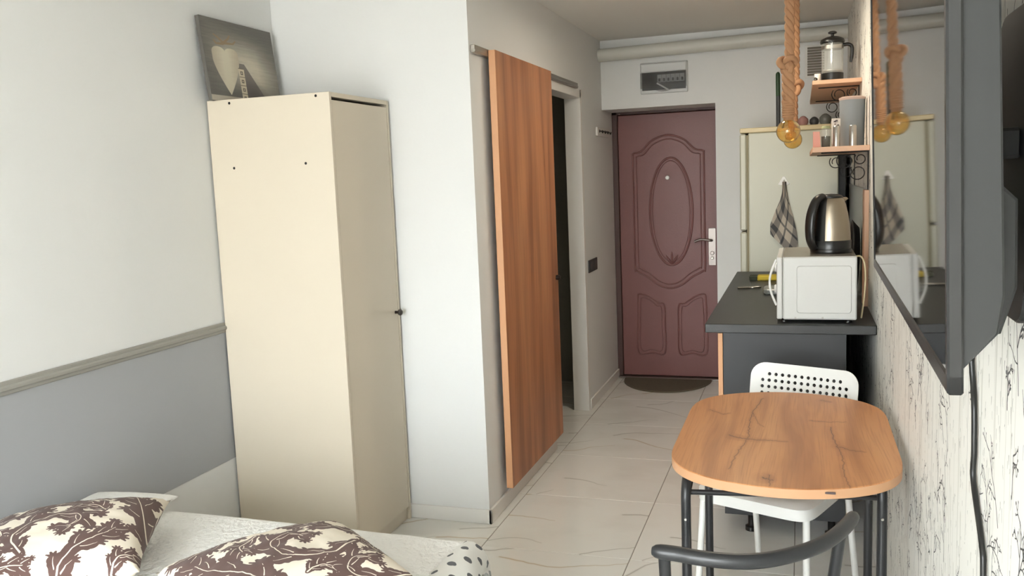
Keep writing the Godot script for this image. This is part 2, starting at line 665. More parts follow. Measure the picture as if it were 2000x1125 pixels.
func make_materials() -> void:
	bumpy(mat("wall_paint", Color(0.895, 0.90, 0.897), 0.75), 0.03, 2.0, 2.0, 0.12)
	mat("ceiling_paint", Color(0.925, 0.92, 0.90), 0.8)
	mat("grey_paint", Color(0.640, 0.650, 0.665), 0.6)
	mat("grey_moulding", Color(0.585, 0.58, 0.555), 0.5)
	mat("white_trim", Color(0.90, 0.895, 0.88), 0.45)
	mat("grout", Color(0.50, 0.48, 0.44), 0.8)
	var tl := textured("marble", marble_image(1024), 0.06)
	tl.metallic_specular = 0.5
	var wp := textured("wallpaper", wallpaper_image(2048), 0.6)
	wp.uv1_triplanar = true
	wp.uv1_world_triplanar = true
	wp.uv1_scale = Vector3.ONE / 1.1
	mat("beige_laminate", Color(0.815, 0.775, 0.705), 0.45)
	mat("dark_hole", Color(0.05, 0.045, 0.04), 0.8)
	mat("dark_knob", Color(0.12, 0.09, 0.07), 0.35)
	var wd := textured("oak_door", wood_image(512, 1024, Color(0.685, 0.455, 0.305), Color(0.47, 0.285, 0.175), Color(0.77, 0.55, 0.38), 0.55, 3, []), 0.45)
	wd.uv1_scale = Vector3.ONE
	mat("oak_edge", Color(0.80, 0.60, 0.44), 0.5)
	mat("oak_pale", Color(0.80, 0.64, 0.52), 0.5)
	textured("oak_table", wood_image(1024, 1024, Color(0.735, 0.505, 0.315), Color(0.56, 0.35, 0.20), Color(0.80, 0.59, 0.40), 1.0, 11, [
		[[Vector2(0.37, 0.10), Vector2(0.335, 0.28), Vector2(0.325, 0.42), Vector2(0.335, 0.58), Vector2(0.30, 0.72), Vector2(0.275, 0.88)], 2.4],
		[[Vector2(0.24, 0.565), Vector2(0.32, 0.595), Vector2(0.42, 0.60), Vector2(0.52, 0.60)], 2.6],
		[[Vector2(0.42, 0.93), Vector2(0.47, 0.945)], 3.2],
		[[Vector2(0.45, 0.90), Vector2(0.455, 0.99)], 2.0],
		[[Vector2(0.715, 0.42), Vector2(0.73, 0.58), Vector2(0.755, 0.72), Vector2(0.75, 0.86), Vector2(0.765, 0.97)], 2.2],
		[[Vector2(0.73, 0.62), Vector2(0.80, 0.655), Vector2(0.86, 0.66)], 1.8],
		[[Vector2(0.10, 0.28), Vector2(0.18, 0.33), Vector2(0.22, 0.31)], 1.6],
		[[Vector2(0.62, 0.36), Vector2(0.70, 0.37), Vector2(0.80, 0.36)], 1.3],
		[[Vector2(0.68, 0.10), Vector2(0.74, 0.12)], 2.0],
		[[Vector2(0.33, 0.30), Vector2(0.37, 0.42), Vector2(0.40, 0.46)], 1.2],
	]), 0.38)
	mat("table_edge", Color(0.76, 0.585, 0.44), 0.5)
	mat("black_steel", Color(0.125, 0.13, 0.14), 0.36)
	mat("white_plastic", Color(0.90, 0.90, 0.885), 0.4)
	bumpy(mat("charcoal_top", Color(0.165, 0.17, 0.17), 0.42), 0.08, 3.0, 8.0, 0.15)
	mat("charcoal_panel", Color(0.185, 0.19, 0.20), 0.5)
	mat("black_matte", Color(0.055, 0.055, 0.06), 0.6)
	mat("fridge_white", Color(0.745, 0.745, 0.675), 0.35)
	mat("fridge_lid", Color(0.83, 0.765, 0.60), 0.4)
	mat("fridge_seal", Color(0.55, 0.52, 0.42), 0.7)
	mat("appliance_white", Color(0.80, 0.80, 0.785), 0.4)
	mat("top_shade_taupe", Color(0.52, 0.495, 0.455), 0.25)  # shade and dim reflections on the white microwave top, put into the colour
	mat("steel", Color(0.72, 0.71, 0.69), 0.28, 1.0)
	mat("kettle_steel", Color(0.62, 0.575, 0.51), 0.36, 1.0)
	mat("black_plastic", Color(0.075, 0.075, 0.075), 0.3)
	mat("tv_screen", Color(0.012, 0.012, 0.014), 0.03, 0.0, 0.6)
	mat("tv_shell", Color(0.065, 0.073, 0.071), 0.5)
	mat("tv_bezel", Color(0.105, 0.105, 0.105), 0.3)
	var dm := mat("door_metal", Color(0.475, 0.295, 0.28), 0.42)
	bumpy(dm, 0.06, 4.0, 4.0, 0.12)
	mat("door_frame", Color(0.30, 0.205, 0.19), 0.5)
	mat("satin_nickel", Color(0.56, 0.53, 0.51), 0.38, 1.0)
	mat("aluminium", Color(0.62, 0.60, 0.57), 0.35, 1.0)
	mat("lens_white", Color(0.95, 0.95, 0.93), 0.1)
	bumpy(mat("doormat", Color(0.43, 0.385, 0.32), 0.95), 0.2, 12.0, 6.0, 1.0)
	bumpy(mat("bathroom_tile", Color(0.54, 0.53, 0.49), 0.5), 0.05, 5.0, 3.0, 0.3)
	mat("bathroom_floor", Color(0.42, 0.41, 0.40), 0.25)
	var qs := mat("quilt", Color(0.955, 0.955, 0.945), 0.85)
	bumpy(qs, 0.05, 10.0, 3.0, 0.45)
	mat("mattress_grey", Color(0.60, 0.60, 0.57), 0.9)
	textured("dots", dots_image(512), 0.9)
	var dk := textured("damask", damask_image(1024), 0.9)
	dk.rim_enabled = true
	dk.rim = 0.15
	textured("canvas_print", canvas_image(512), 0.7)
	mat("canvas_side", Color(0.36, 0.35, 0.33), 0.8)
	textured("towel_check", towel_image(256), 0.95)
	bumpy(mat("rope", Color(0.665, 0.50, 0.365), 0.9), 0.2, 10.0, 12.0, 0.6)
	var ag := mat("amber_glass", Color(0.985, 0.89, 0.68, 0.03), 0.02)
	ag.transparency = BaseMaterial3D.TRANSPARENCY_ALPHA
	ag.refraction_enabled = true
	ag.refraction_scale = 0.05
	var cg := mat("clear_glass", Color(0.9, 0.92, 0.9, 0.10), 0.03)
	cg.transparency = BaseMaterial3D.TRANSPARENCY_ALPHA
	var wg := mat("window_glass", Color(0.95, 0.97, 0.97, 0.05), 0.02)
	wg.transparency = BaseMaterial3D.TRANSPARENCY_ALPHA
	var sg := mat("smoked_cover", Color(0.10, 0.11, 0.115, 0.22), 0.05)
	sg.transparency = BaseMaterial3D.TRANSPARENCY_ALPHA
	mat("filament", Color(0.75, 0.55, 0.30), 0.4, 0.6)
	mat("pipe_paint", Color(0.82, 0.82, 0.79), 0.4)
	mat("box_grey", Color(0.82, 0.83, 0.83), 0.45)
	mat("dark_grey", Color(0.235, 0.24, 0.245), 0.5)
	mat("breaker_grey", Color(0.78, 0.80, 0.81), 0.4)
	mat("louvre_grey", Color(0.46, 0.43, 0.385), 0.6)
	mat("canister_grey", Color(0.50, 0.515, 0.525), 0.55)
	mat("canister_rim", Color(0.70, 0.60, 0.55), 0.5)
	mat("pink", Color(0.83, 0.60, 0.545), 0.6)
	mat("rose", Color(0.66, 0.49, 0.465), 0.7)
	mat("green_dark", Color(0.13, 0.25, 0.12), 0.4)
	mat("green_pale", Color(0.60, 0.62, 0.46), 0.6)
	mat("yellow", Color(0.76, 0.67, 0.22), 0.8)
	mat("sponge_dark", Color(0.23, 0.25, 0.20), 0.9)
	mat("backsplash", Color(0.56, 0.58, 0.59), 0.22)
	mat("card_white", Color(0.86, 0.82, 0.78), 0.7)
	mat("ink", Color(0.30, 0.25, 0.25), 0.8)
	mat("cream_cable", Color(0.82, 0.75, 0.60), 0.5)
	var op := mat("added_lamp_opal", Color(0.95, 0.93, 0.88), 0.4)  # glowing cover of the lamp added for the corridor
	op.emission_enabled = true
	op.emission = Color(1.0, 0.95, 0.86)
	op.emission_energy_multiplier = 0.6
	mat("glass_grey", Color(0.45, 0.46, 0.44), 0.25)


# ---------------------------------------------------------------- the room
func build_shell() -> void:
	var st := new_st()
	box(st, Vector3(XL - 0.12, -0.05, -6.9), Vector3(XL, H + 0.05, ZK + 0.12))
	var wl := setting("wall_left", st, M.wall_paint, "tall white wall with a grey painted band beside the bed", "wall")
	st = new_st()
	box(st, Vector3(XL, 0.42, ZB), Vector3(XL + 0.0025, 0.99, ZK))
	var band := obj("painted_band", st, M.grey_paint, wl)
	band.set_meta("label", "pale grey painted band")
	st = new_st()
	# dado moulding: a stepped strip
	box(st, Vector3(XL, 0.962, ZB), Vector3(XL + 0.010, 1.005, ZK), 0.003)
	box(st, Vector3(XL, 0.974, ZB), Vector3(XL + 0.018, 0.992, ZK), 0.005)
	setting("trim_1", st, M.grey_moulding, "narrow grey dado moulding along the white left wall", "moulding")
	st = new_st()
	box(st, Vector3(XR, -0.05, -6.9), Vector3(XR + 0.12, H + 0.05, ZK + 0.12))
	setting("wall_right", st, M.wallpaper, "wall papered with white birch bark and dark twigs", "wall")
	st = new_st()
	box(st, Vector3(XL - 0.12, H, -6.9), Vector3(XR + 0.12, H + 0.12, ZK + 0.12))
	setting("ceiling", st, M.ceiling_paint, "plain off-white ceiling above the corridor", "ceiling")
	st = new_st()
	box(st, Vector3(XL, 0, ZB - 0.12), Vector3(XC, H, ZB))
	setting("wall_front", st, M.wall_paint, "white wall of the bathroom block behind the wardrobe", "wall")
	st = new_st()
	box(st, Vector3(XC - 0.097, 0, -4.72), Vector3(XC, H, ZB - 0.12))
	box(st, Vector3(XC - 0.097, 0, -6.69), Vector3(XC, H, -5.575))
	box(st, Vector3(XC - 0.097, 2.065, -5.575), Vector3(XC, H, -4.72))
	setting("wall_corridor", st, M.wall_paint, "white corridor wall with the bathroom opening in it", "wall")
	# white casing round the bathroom opening
	st = new_st()
	box(st, Vector3(XC - 0.099, 2.045, -5.577), Vector3(XC + 0.006, 2.10, -4.70), 0.002)
	box(st, Vector3(XC - 0.099, 0.0, -5.602), Vector3(XC + 0.006, 2.10, -5.555), 0.002)
	setting("trim_2", st, M.white_trim, "white casing round the dark bathroom opening", "casing")
	st = new_st()
	box(st, Vector3(XC - 0.06, 2.009, -6.75), Vector3(-0.558, H, ZE))
	box(st, Vector3(-0.558, 0, -6.75), Vector3(XR, H, ZE))
	box(st, Vector3(XC - 0.06, -0.02, -6.80), Vector3(-0.50, H, -6.66))
	setting("wall_entry", st, M.wall_paint, "cream white wall around the recessed entry door", "wall")
	# bathroom lining, dark
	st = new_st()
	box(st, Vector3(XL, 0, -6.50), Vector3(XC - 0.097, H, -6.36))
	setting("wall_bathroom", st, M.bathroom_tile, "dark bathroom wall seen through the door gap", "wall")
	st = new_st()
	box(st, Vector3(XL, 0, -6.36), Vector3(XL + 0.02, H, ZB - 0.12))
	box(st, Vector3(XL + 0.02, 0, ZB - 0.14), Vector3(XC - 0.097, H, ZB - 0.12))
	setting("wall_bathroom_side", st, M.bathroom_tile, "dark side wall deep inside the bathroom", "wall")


func build_window() -> void:
	# the window wall behind the viewer; daylight of the overcast sky comes in here
	var x0 := -2.20
	var x1 := -0.20
	var y0 := 0.22
	var y1 := 2.38
	var st := new_st()
	box(st, Vector3(XL - 0.1, -0.05, ZK), Vector3(x0, H + 0.05, ZK + 0.12))
	box(st, Vector3(x1, -0.05, ZK), Vector3(XR + 0.1, H + 0.05, ZK + 0.12))
	box(st, Vector3(x0, -0.05, ZK), Vector3(x1, y0, ZK + 0.12))
	box(st, Vector3(x0, y1, ZK), Vector3(x1, H + 0.05, ZK + 0.12))
	setting("wall_back", st, M.wall_paint, "white wall around the wide window", "wall")
	var w := thing("window_1", "wide white window letting the daylight in", "window", Vector3(0, 0, 0))
	w.set_meta("kind", "structure")
	st = new_st()
	var t := 0.055
	box(st, Vector3(x0, y0, ZK + 0.03), Vector3(x0 + t, y1, ZK + 0.09), 0.004)
	box(st, Vector3(x1 - t, y0, ZK + 0.03), Vector3(x1, y1, ZK + 0.09), 0.004)
	box(st, Vector3(x0, y0, ZK + 0.03), Vector3(x1, y0 + t, ZK + 0.09), 0.004)
	box(st, Vector3(x0, y1 - t, ZK + 0.03), Vector3(x1, y1, ZK + 0.09), 0.004)
	var xm := (x0 + x1) / 2
	box(st, Vector3(xm - 0.04, y0, ZK + 0.03), Vector3(xm + 0.04, y1, ZK + 0.09), 0.004)
	obj("window_frame", st, M.white_trim, w)
	for q in [[x0 + t, xm - 0.04], [xm + 0.04, x1 - t]]:
		st = new_st()
		box(st, Vector3(q[0], y0 + t, ZK + 0.058), Vector3(q[1], y1 - t, ZK + 0.062))
		obj("pane", st, M.window_glass, w)
	st = new_st()
	box(st, Vector3(x0 - 0.05, y0 - 0.03, ZK - 0.14), Vector3(x1 + 0.05, y0, ZK + 0.03), 0.004)
	obj("window_sill", st, M.white_trim, w)


func build_floor() -> void:
	var st := new_st()
	box(st, Vector3(XL - 0.12, -0.12, -6.9), Vector3(XR + 0.12, -0.0022, ZK + 0.12))
	var fl := setting("floor", st, M.grout, "floor of large glossy white marble tiles with soft veins", "floor")
	var t := 0.635
	var g := 0.0016
	var xs := []
	var zs := []
	for i in range(-3, 3):
		xs.append(-0.662 + i * t)
	for k in range(-5, 9):
		zs.append(-3.36 + k * t)
	var shapes := {}
	for xi in xs.size():
		for zi in zs.size():
			var lo := Vector2(xs[xi], zs[zi])
			var hi := lo + Vector2(t, t)
			var a := Vector2(maxf(lo.x, XL), maxf(lo.y, ZD - 0.02))
			var b := Vector2(minf(hi.x, XR), minf(hi.y, ZK))
			if b.x - a.x < 0.02 or b.y - a.y < 0.02:
				continue
			var s := b - a - Vector2(g, g) * 2
			var o := Vector2((xi * 3 + zi) % 4, (zi * 2 + xi + zi / 4) % 4) * 0.25
			var key := "%.3f %.3f %.2f %.2f" % [s.x, s.y, o.x, o.y]
			if not shapes.has(key):
				var q := new_st()
				q.set_smooth_group(-1)
				var c := 0.0012
				var top := [Vector3(c, 0, c), Vector3(s.x - c, 0, c), Vector3(s.x - c, 0, s.y - c), Vector3(c, 0, s.y - c)]
				var low := [Vector3(0, -c, 0), Vector3(s.x, -c, 0), Vector3(s.x, -c, s.y), Vector3(0, -c, s.y)]
				var base := [Vector3(0, -0.008, 0), Vector3(s.x, -0.008, 0), Vector3(s.x, -0.008, s.y), Vector3(0, -0.008, s.y)]
				for ring in [top, low, base]:
					pass
				var uvf := func(v: Vector3) -> Vector2: return o + Vector2(v.x, v.z) / t * 0.25
				uvquad(q, [top[3], top[2], top[1], top[0]], [uvf.call(top[3]), uvf.call(top[2]), uvf.call(top[1]), uvf.call(top[0])])
				for i in 4:
					var j := (i + 1) % 4
					uvquad(q, [top[i], top[j], low[j], low[i]], [uvf.call(top[i]), uvf.call(top[j]), uvf.call(low[j]), uvf.call(low[i])])
					uvquad(q, [low[i], low[j], base[j], base[i]], [uvf.call(low[i]), uvf.call(low[j]), uvf.call(base[j]), uvf.call(base[i])])
				q.generate_normals()
				shapes[key] = q.commit()
			var o3 := inst("tile", shapes[key], M.marble, fl)
			o3.position = Vector3(a.x + g, 0, a.y + g)


func build_baseboards() -> void:
	var hh := 0.066
	var d := 0.012
	var st := new_st()
	box(st, Vector3(XL, 0, ZB), Vector3(XC + d, hh, ZB + d), 0.002)
	setting("baseboard_front", st, M.white_trim, "white baseboard along the wall behind the wardrobe", "baseboard")
	st = new_st()
	box(st, Vector3(XC, 0, -4.72), Vector3(XC + d, hh, ZB + d), 0.002)
	setting("baseboard_corridor", st, M.white_trim, "white baseboard under the sliding door", "baseboard")
	st = new_st()
	box(st, Vector3(XC, 0, -6.56), Vector3(XC + d, hh, -5.602), 0.002)
	setting("baseboard_entry", st, M.white_trim, "white baseboard between bathroom opening and entry door", "baseboard")
	st = new_st()
	box(st, Vector3(XL, 0, ZB + d), Vector3(XL + d, hh, ZK), 0.002)
	setting("baseboard_left", st, M.white_trim, "white baseboard below the grey painted band", "baseboard")
	st = new_st()
	box(st, Vector3(XR - d, 0, -3.70), Vector3(XR, hh, ZK), 0.002)
	setting("baseboard_right", st, M.white_trim, "white baseboard below the birch wallpaper", "baseboard")


func moulding(pts: Array, r: float, parent: Node3D, closed := true) -> void:
	# a half-round bead standing proud of the door leaf
	var st := new_st()
	tube(st, pts, r, 8, closed, 0.75)
	obj("moulding", st, M.door_metal, parent)


func build_entry_door() -> void:
	var d := thing("door_1", "brown embossed metal entry door with an oval panel", "door", Vector3(-0.952, 0, ZD))
	d.set_meta("kind", "structure")
	var x0 := XC + 0.952
	var x1 := -0.558 + 0.952
	var st := new_st()
	box(st, Vector3(-0.350, 0.018, -0.05), Vector3(x1 + 0.01, 1.985, 0.0), 0.004)
	obj("leaf", st, M.door_metal, d)
	st = new_st()
	box(st, Vector3(-(0.394), 0, -0.05), Vector3(-0.353, 2.012, 0.004), 0.004)
	box(st, Vector3(-0.394, 1.988, -0.05), Vector3(x1 + 0.02, 2.012, 0.004), 0.004)
	obj("frame", st, M.door_frame, d)
	st = new_st()
	box(st, Vector3(-0.394, 0, -0.04), Vector3(x1, 0.014, 0.05), 0.004)
	obj("threshold", st, M.satin_nickel, d)
	var k := -0.952
	# outer panel with arched head and waved foot
	var o := [Vector2(-1.195, 1.30), Vector2(-1.195, 1.66), Vector2(-1.19, 1.70), Vector2(-1.13, 1.715), Vector2(-1.05, 1.79), Vector2(-0.935, 1.825), Vector2(-0.82, 1.79), Vector2(-0.74, 1.715), Vector2(-0.68, 1.70), Vector2(-0.675, 1.66), Vector2(-0.675, 1.30), Vector2(-0.675, 0.86), Vector2(-0.69, 0.82), Vector2(-0.77, 0.775), Vector2(-0.85, 0.715), Vector2(-0.935, 0.69), Vector2(-1.02, 0.715), Vector2(-1.10, 0.775), Vector2(-1.18, 0.82), Vector2(-1.195, 0.86)]
	for s in [1.0, 0.90]:
		var pts := []
		for p in smooth_loop(o, 5):
			pts.append(Vector3((p.x + 0.935) * s - 0.935 - k, (p.y - 1.26) * (s * 0.5 + 0.5) + 1.26, 0.0))
		moulding(pts, 0.0095 if s == 1.0 else 0.006, d)
	for s in [1.0, 0.88]:
		var pts := []
		for i in 56:
			var a := TAU * i / 56
			pts.append(Vector3(-0.918 - k + cos(a) * 0.158 * s, 1.262 + sin(a) * 0.397 * (1.0 - (1.0 - s) * 0.45), 0.0))
		moulding(pts, 0.0105 if s == 1.0 else 0.005, d)
	for sgn in [-1.0, 1.0]:
		var q := [Vector2(0.055, 0.195), Vector2(0.15, 0.195), Vector2(0.255, 0.195), Vector2(0.26, 0.40), Vector2(0.255, 0.60), Vector2(0.24, 0.645), Vector2(0.17, 0.625), Vector2(0.10, 0.575), Vector2(0.055, 0.56), Vector2(0.05, 0.40)]
		for s in [1.0, 0.78]:
			var pts := []
			for p in smooth_loop(q, 5):
				pts.append(Vector3(-0.928 - k + sgn * ((p.x - 0.155) * s + 0.155), (p.y - 0.4) * (s * 0.5 + 0.5) + 0.4, 0.0))
			moulding(pts, 0.0085 if s == 1.0 else 0.005, d)
	# small leaf under the oval
	st = new_st()
	for a in [-0.7, 0.0, 0.7]:
		var pts := []
		var rad := []
		for i in 7:
			var t := i / 6.0
			pts.append(Vector3(-0.918 - k + sin(a) * 0.07 * t, 0.865 + cos(a) * 0.10 * t, 0.0))
			rad.append(0.002 + 0.011 * sin(PI * clampf(t, 0.03, 0.97)))
		tube(st, pts, rad, 8, false, 0.7)
	obj("leaf_ornament", st, M.door_metal, d)
	# peephole
	st = new_st()
	disc_rod(st, 0.015, 0.012, 0.004, Transform3D(Basis(Vector3.RIGHT, PI / 2), Vector3(-0.940 - k, 1.514, 0.0)))
	var ph := obj("peephole", st, M.lens_white, d)
	ph.set_meta("label", "small bright peephole")
	# long plate with lever and lock
	st = new_st()
	extrude(st, rounded_rect(0.054, 0.275, 0.006, 3, Vector2(-0.622 - k, 0.998)), 0.0, 0.009, Transform3D(), 0.002)
	var pl := obj("lock_plate", st, M.satin_nickel, d)
	st = new_st()
	tube(st, smooth_loop([Vector3(-0.625 - k, 1.045, 0.006), Vector3(-0.625 - k, 1.047, 0.045), Vector3(-0.645 - k, 1.050, 0.052), Vector3(-0.70 - k, 1.056, 0.052), Vector3(-0.745 - k, 1.040, 0.050)], 4, false), 0.009, 8)
	obj("lever", st, M.satin_nickel, pl)
	st = new_st()
	disc_rod(st, 0.014, 0.016, 0.003, Transform3D(Basis(Vector3.RIGHT, PI / 2), Vector3(-0.622 - k, 0.952, 0.008)))
	obj("lock_knob", st, M.satin_nickel, pl)
	st = new_st()
	disc_rod(st, 0.011, 0.014, 0.003, Transform3D(Basis(Vector3.RIGHT, PI / 2), Vector3(-0.622 - k, 0.915, 0.008)))
	obj("lock_cylinder", st, M.aluminium, pl)


func build_sliding_door() -> void:
	var d := thing("door_2", "oak veneer sliding door hanging from an aluminium rail", "door", Vector3(-1.305, 0, -4.23))
	d.set_meta("kind", "structure")
	var st := new_st()
	var z0 := -4.70 + 4.23
	var z1 := -3.775 + 4.23
	var y0 := 0.105
	var y1 := 2.122
	# slab with grain upright on its face
	var x0 := -0.016
	var x1 := 0.015
	st.set_smooth_group(-1)
	uvquad(st, [Vector3(x1, y0, z1), Vector3(x1, y0, z0), Vector3(x1, y1, z0), Vector3(x1, y1, z1)], [Vector2(0, 1), Vector2(1, 1), Vector2(1, 0), Vector2(0, 0)])
	uvquad(st, [Vector3(x0, y0, z0), Vector3(x0, y0, z1), Vector3(x0, y1, z1), Vector3(x0, y1, z0)], [Vector2(0, 1), Vector2(1, 1), Vector2(1, 0), Vector2(0, 0)])
	uvquad(st, [Vector3(x0, y1, z1), Vector3(x1, y1, z1), Vector3(x1, y1, z0), Vector3(x0, y1, z0)], [Vector2(0, 0), Vector2(0.05, 0), Vector2(0.05, 1), Vector2(0, 1)])
	uvquad(st, [Vector3(x0, y0, z0), Vector3(x1, y0, z0), Vector3(x1, y0, z1), Vector3(x0, y0, z1)], [Vector2(0, 0), Vector2(0.05, 0), Vector2(0.05, 1), Vector2(0, 1)])
	uvquad(st, [Vector3(x1, y0, z0), Vector3(x0, y0, z0), Vector3(x0, y1, z0), Vector3(x1, y1, z0)], [Vector2(0, 1), Vector2(0.05, 1), Vector2(0.05, 0), Vector2(0, 0)])
	obj("panel", st, M.oak_door, d)
	st = new_st()
	box(st, Vector3(x0, y0, z1), Vector3(x1, y1, z1 + 0.002), 0.0008)
	var eb := obj("edge_band", st, M.oak_edge, d)
	eb.set_meta("label", "pale oak edge band")
	st = new_st()
	box(st, Vector3(XC + 1.305, 2.094, -5.447 + 4.23), Vector3(-0.019, 2.127, -3.612 + 4.23), 0.002)
	box(st, Vector3(XC + 1.305, 2.100, -5.449 + 4.23), Vector3(-0.017, 2.108, -3.610 + 4.23), 0.001)
	obj("rail", st, M.aluminium, d)
	st = new_st()
	disc_rod(st, 0.014, 0.022, 0.004, Transform3D(Basis(Vector3.FORWARD, PI / 2), Vector3(x1, 1.00, z0 + 0.035)))
	obj("knob", st, M.dark_knob, d)


# ---------------------------------------------------------------- furniture
func build_wardrobe() -> void:
	var w := thing("wardrobe", "tall narrow beige wardrobe standing in the corner", "wardrobe", Vector3(-2.008, 0, -3.325))
	var x0 := -2.290 + 2.008
	var x1 := -1.730 + 2.008
	var z0 := -3.578 + 3.325
	var z1 := -3.065 + 3.325
	var hh := 1.914
	var st := new_st()
	box(st, Vector3(x0, 0.0, z1 - 0.016), Vector3(x1, hh, z1), 0.001)
	var sp := obj("side_panel", st, M.beige_laminate, w)
	st = new_st()
	box(st, Vector3(x0, 0.0, z0), Vector3(x1, hh, z0 + 0.016), 0.001)
	obj("side_panel", st, M.beige_laminate, w)
	st = new_st()
	box(st, Vector3(x0, hh - 0.018, z0 + 0.016), Vector3(x1, hh, z1 - 0.016), 0.001)
	obj("top_panel", st, M.beige_laminate, w)
	st = new_st()
	box(st, Vector3(x0 + 0.01, 0.06, z0 + 0.016), Vector3(x1 - 0.03, 0.078, z1 - 0.016))
	obj("bottom_panel", st, M.beige_laminate, w)
	st = new_st()
	box(st, Vector3(x0, 0.02, z0 + 0.016), Vector3(x0 + 0.004, hh - 0.018, z1 - 0.016))
	obj("back_panel", st, M.beige_laminate, w)
	st = new_st()
	box(st, Vector3(x1 - 0.03, 0.0, z0 + 0.016), Vector3(x1 - 0.014, 0.058, z1 - 0.016), 0.001)
	obj("plinth", st, M.beige_laminate, w)
	st = new_st()
	box(st, Vector3(x1 - 0.018, 0.062, z0 + 0.019), Vector3(x1 - 0.001, hh - 0.030, z1 - 0.018), 0.0015)
	var dr := obj("door", st, M.beige_laminate, w)
	st = new_st()
	lathe(st, [Vector2(0.007, 0), Vector2(0.006, 0.012), Vector2(0.013, 0.018), Vector2(0.015, 0.026), Vector2(0.010, 0.032), Vector2(0, 0.033)], 20, Vector3.ZERO, Transform3D(Basis(Vector3.FORWARD, PI / 2), Vector3(x1 - 0.001, 0.979, z0 + 0.045)))
	var kn := obj("knob", st, M.dark_knob, dr)
	kn.set_meta("label", "small dark knob")
	# dark screw heads in the side panel
	for p in [Vector2(-2.184, 1.899), Vector2(-1.789, 1.902), Vector2(-2.185, 1.640), Vector2(-1.853, 1.645)]:
		st = new_st()
		disc_rod(st, 0.0055, 0.0012, 0.0006, Transform3D(Basis(Vector3.RIGHT, PI / 2), Vector3(p.x + 2.008, p.y, z1 - 0.0002)), 12)
		obj("screw_head", st, M.dark_hole, sp)


func cushion_mesh(size: float, thick: float) -> Mesh:
	var n := 30
	var st := new_st()
	st.set_smooth_group(0)
	var nz := noise(2.4, 3, 9)
	for side in [1.0, -1.0]:
		var g := []
		for j in n + 1:
			var row := []
			for i in n + 1:
				var u := 2.0 * i / n - 1.0
				var v := 2.0 * j / n - 1.0
				var pull := 1.0 - 0.07 * (1.0 - v * v) * absf(u) ** 3
				var pull2 := 1.0 - 0.07 * (1.0 - u * u) * absf(v) ** 3
				var e := maxf(0.0, (1.0 - u * u) * (1.0 - v * v))
				var hgt := thick * 0.5 * pow(e, 0.42) * (1.0 + 0.10 * nz.get_noise_2d(u * 1.5, v * 1.5 + side))
				row.append([Vector3(u * size * 0.5 * pull, side * hgt, v * size * 0.5 * pull2), Vector2((u + 1) * 0.5, (v + 1) * 0.5)])
			g.append(row)
		for j in n:
			for i in n:
				var q := [g[j][i], g[j + 1][i], g[j + 1][i + 1], g[j][i + 1]]
				if side < 0.0:
					q.reverse()
				uvquad(st, [q[0][0], q[1][0], q[2][0], q[3][0]], [q[0][1], q[1][1], q[2][1], q[3][1]])
	st.generate_normals()
	return st.commit()


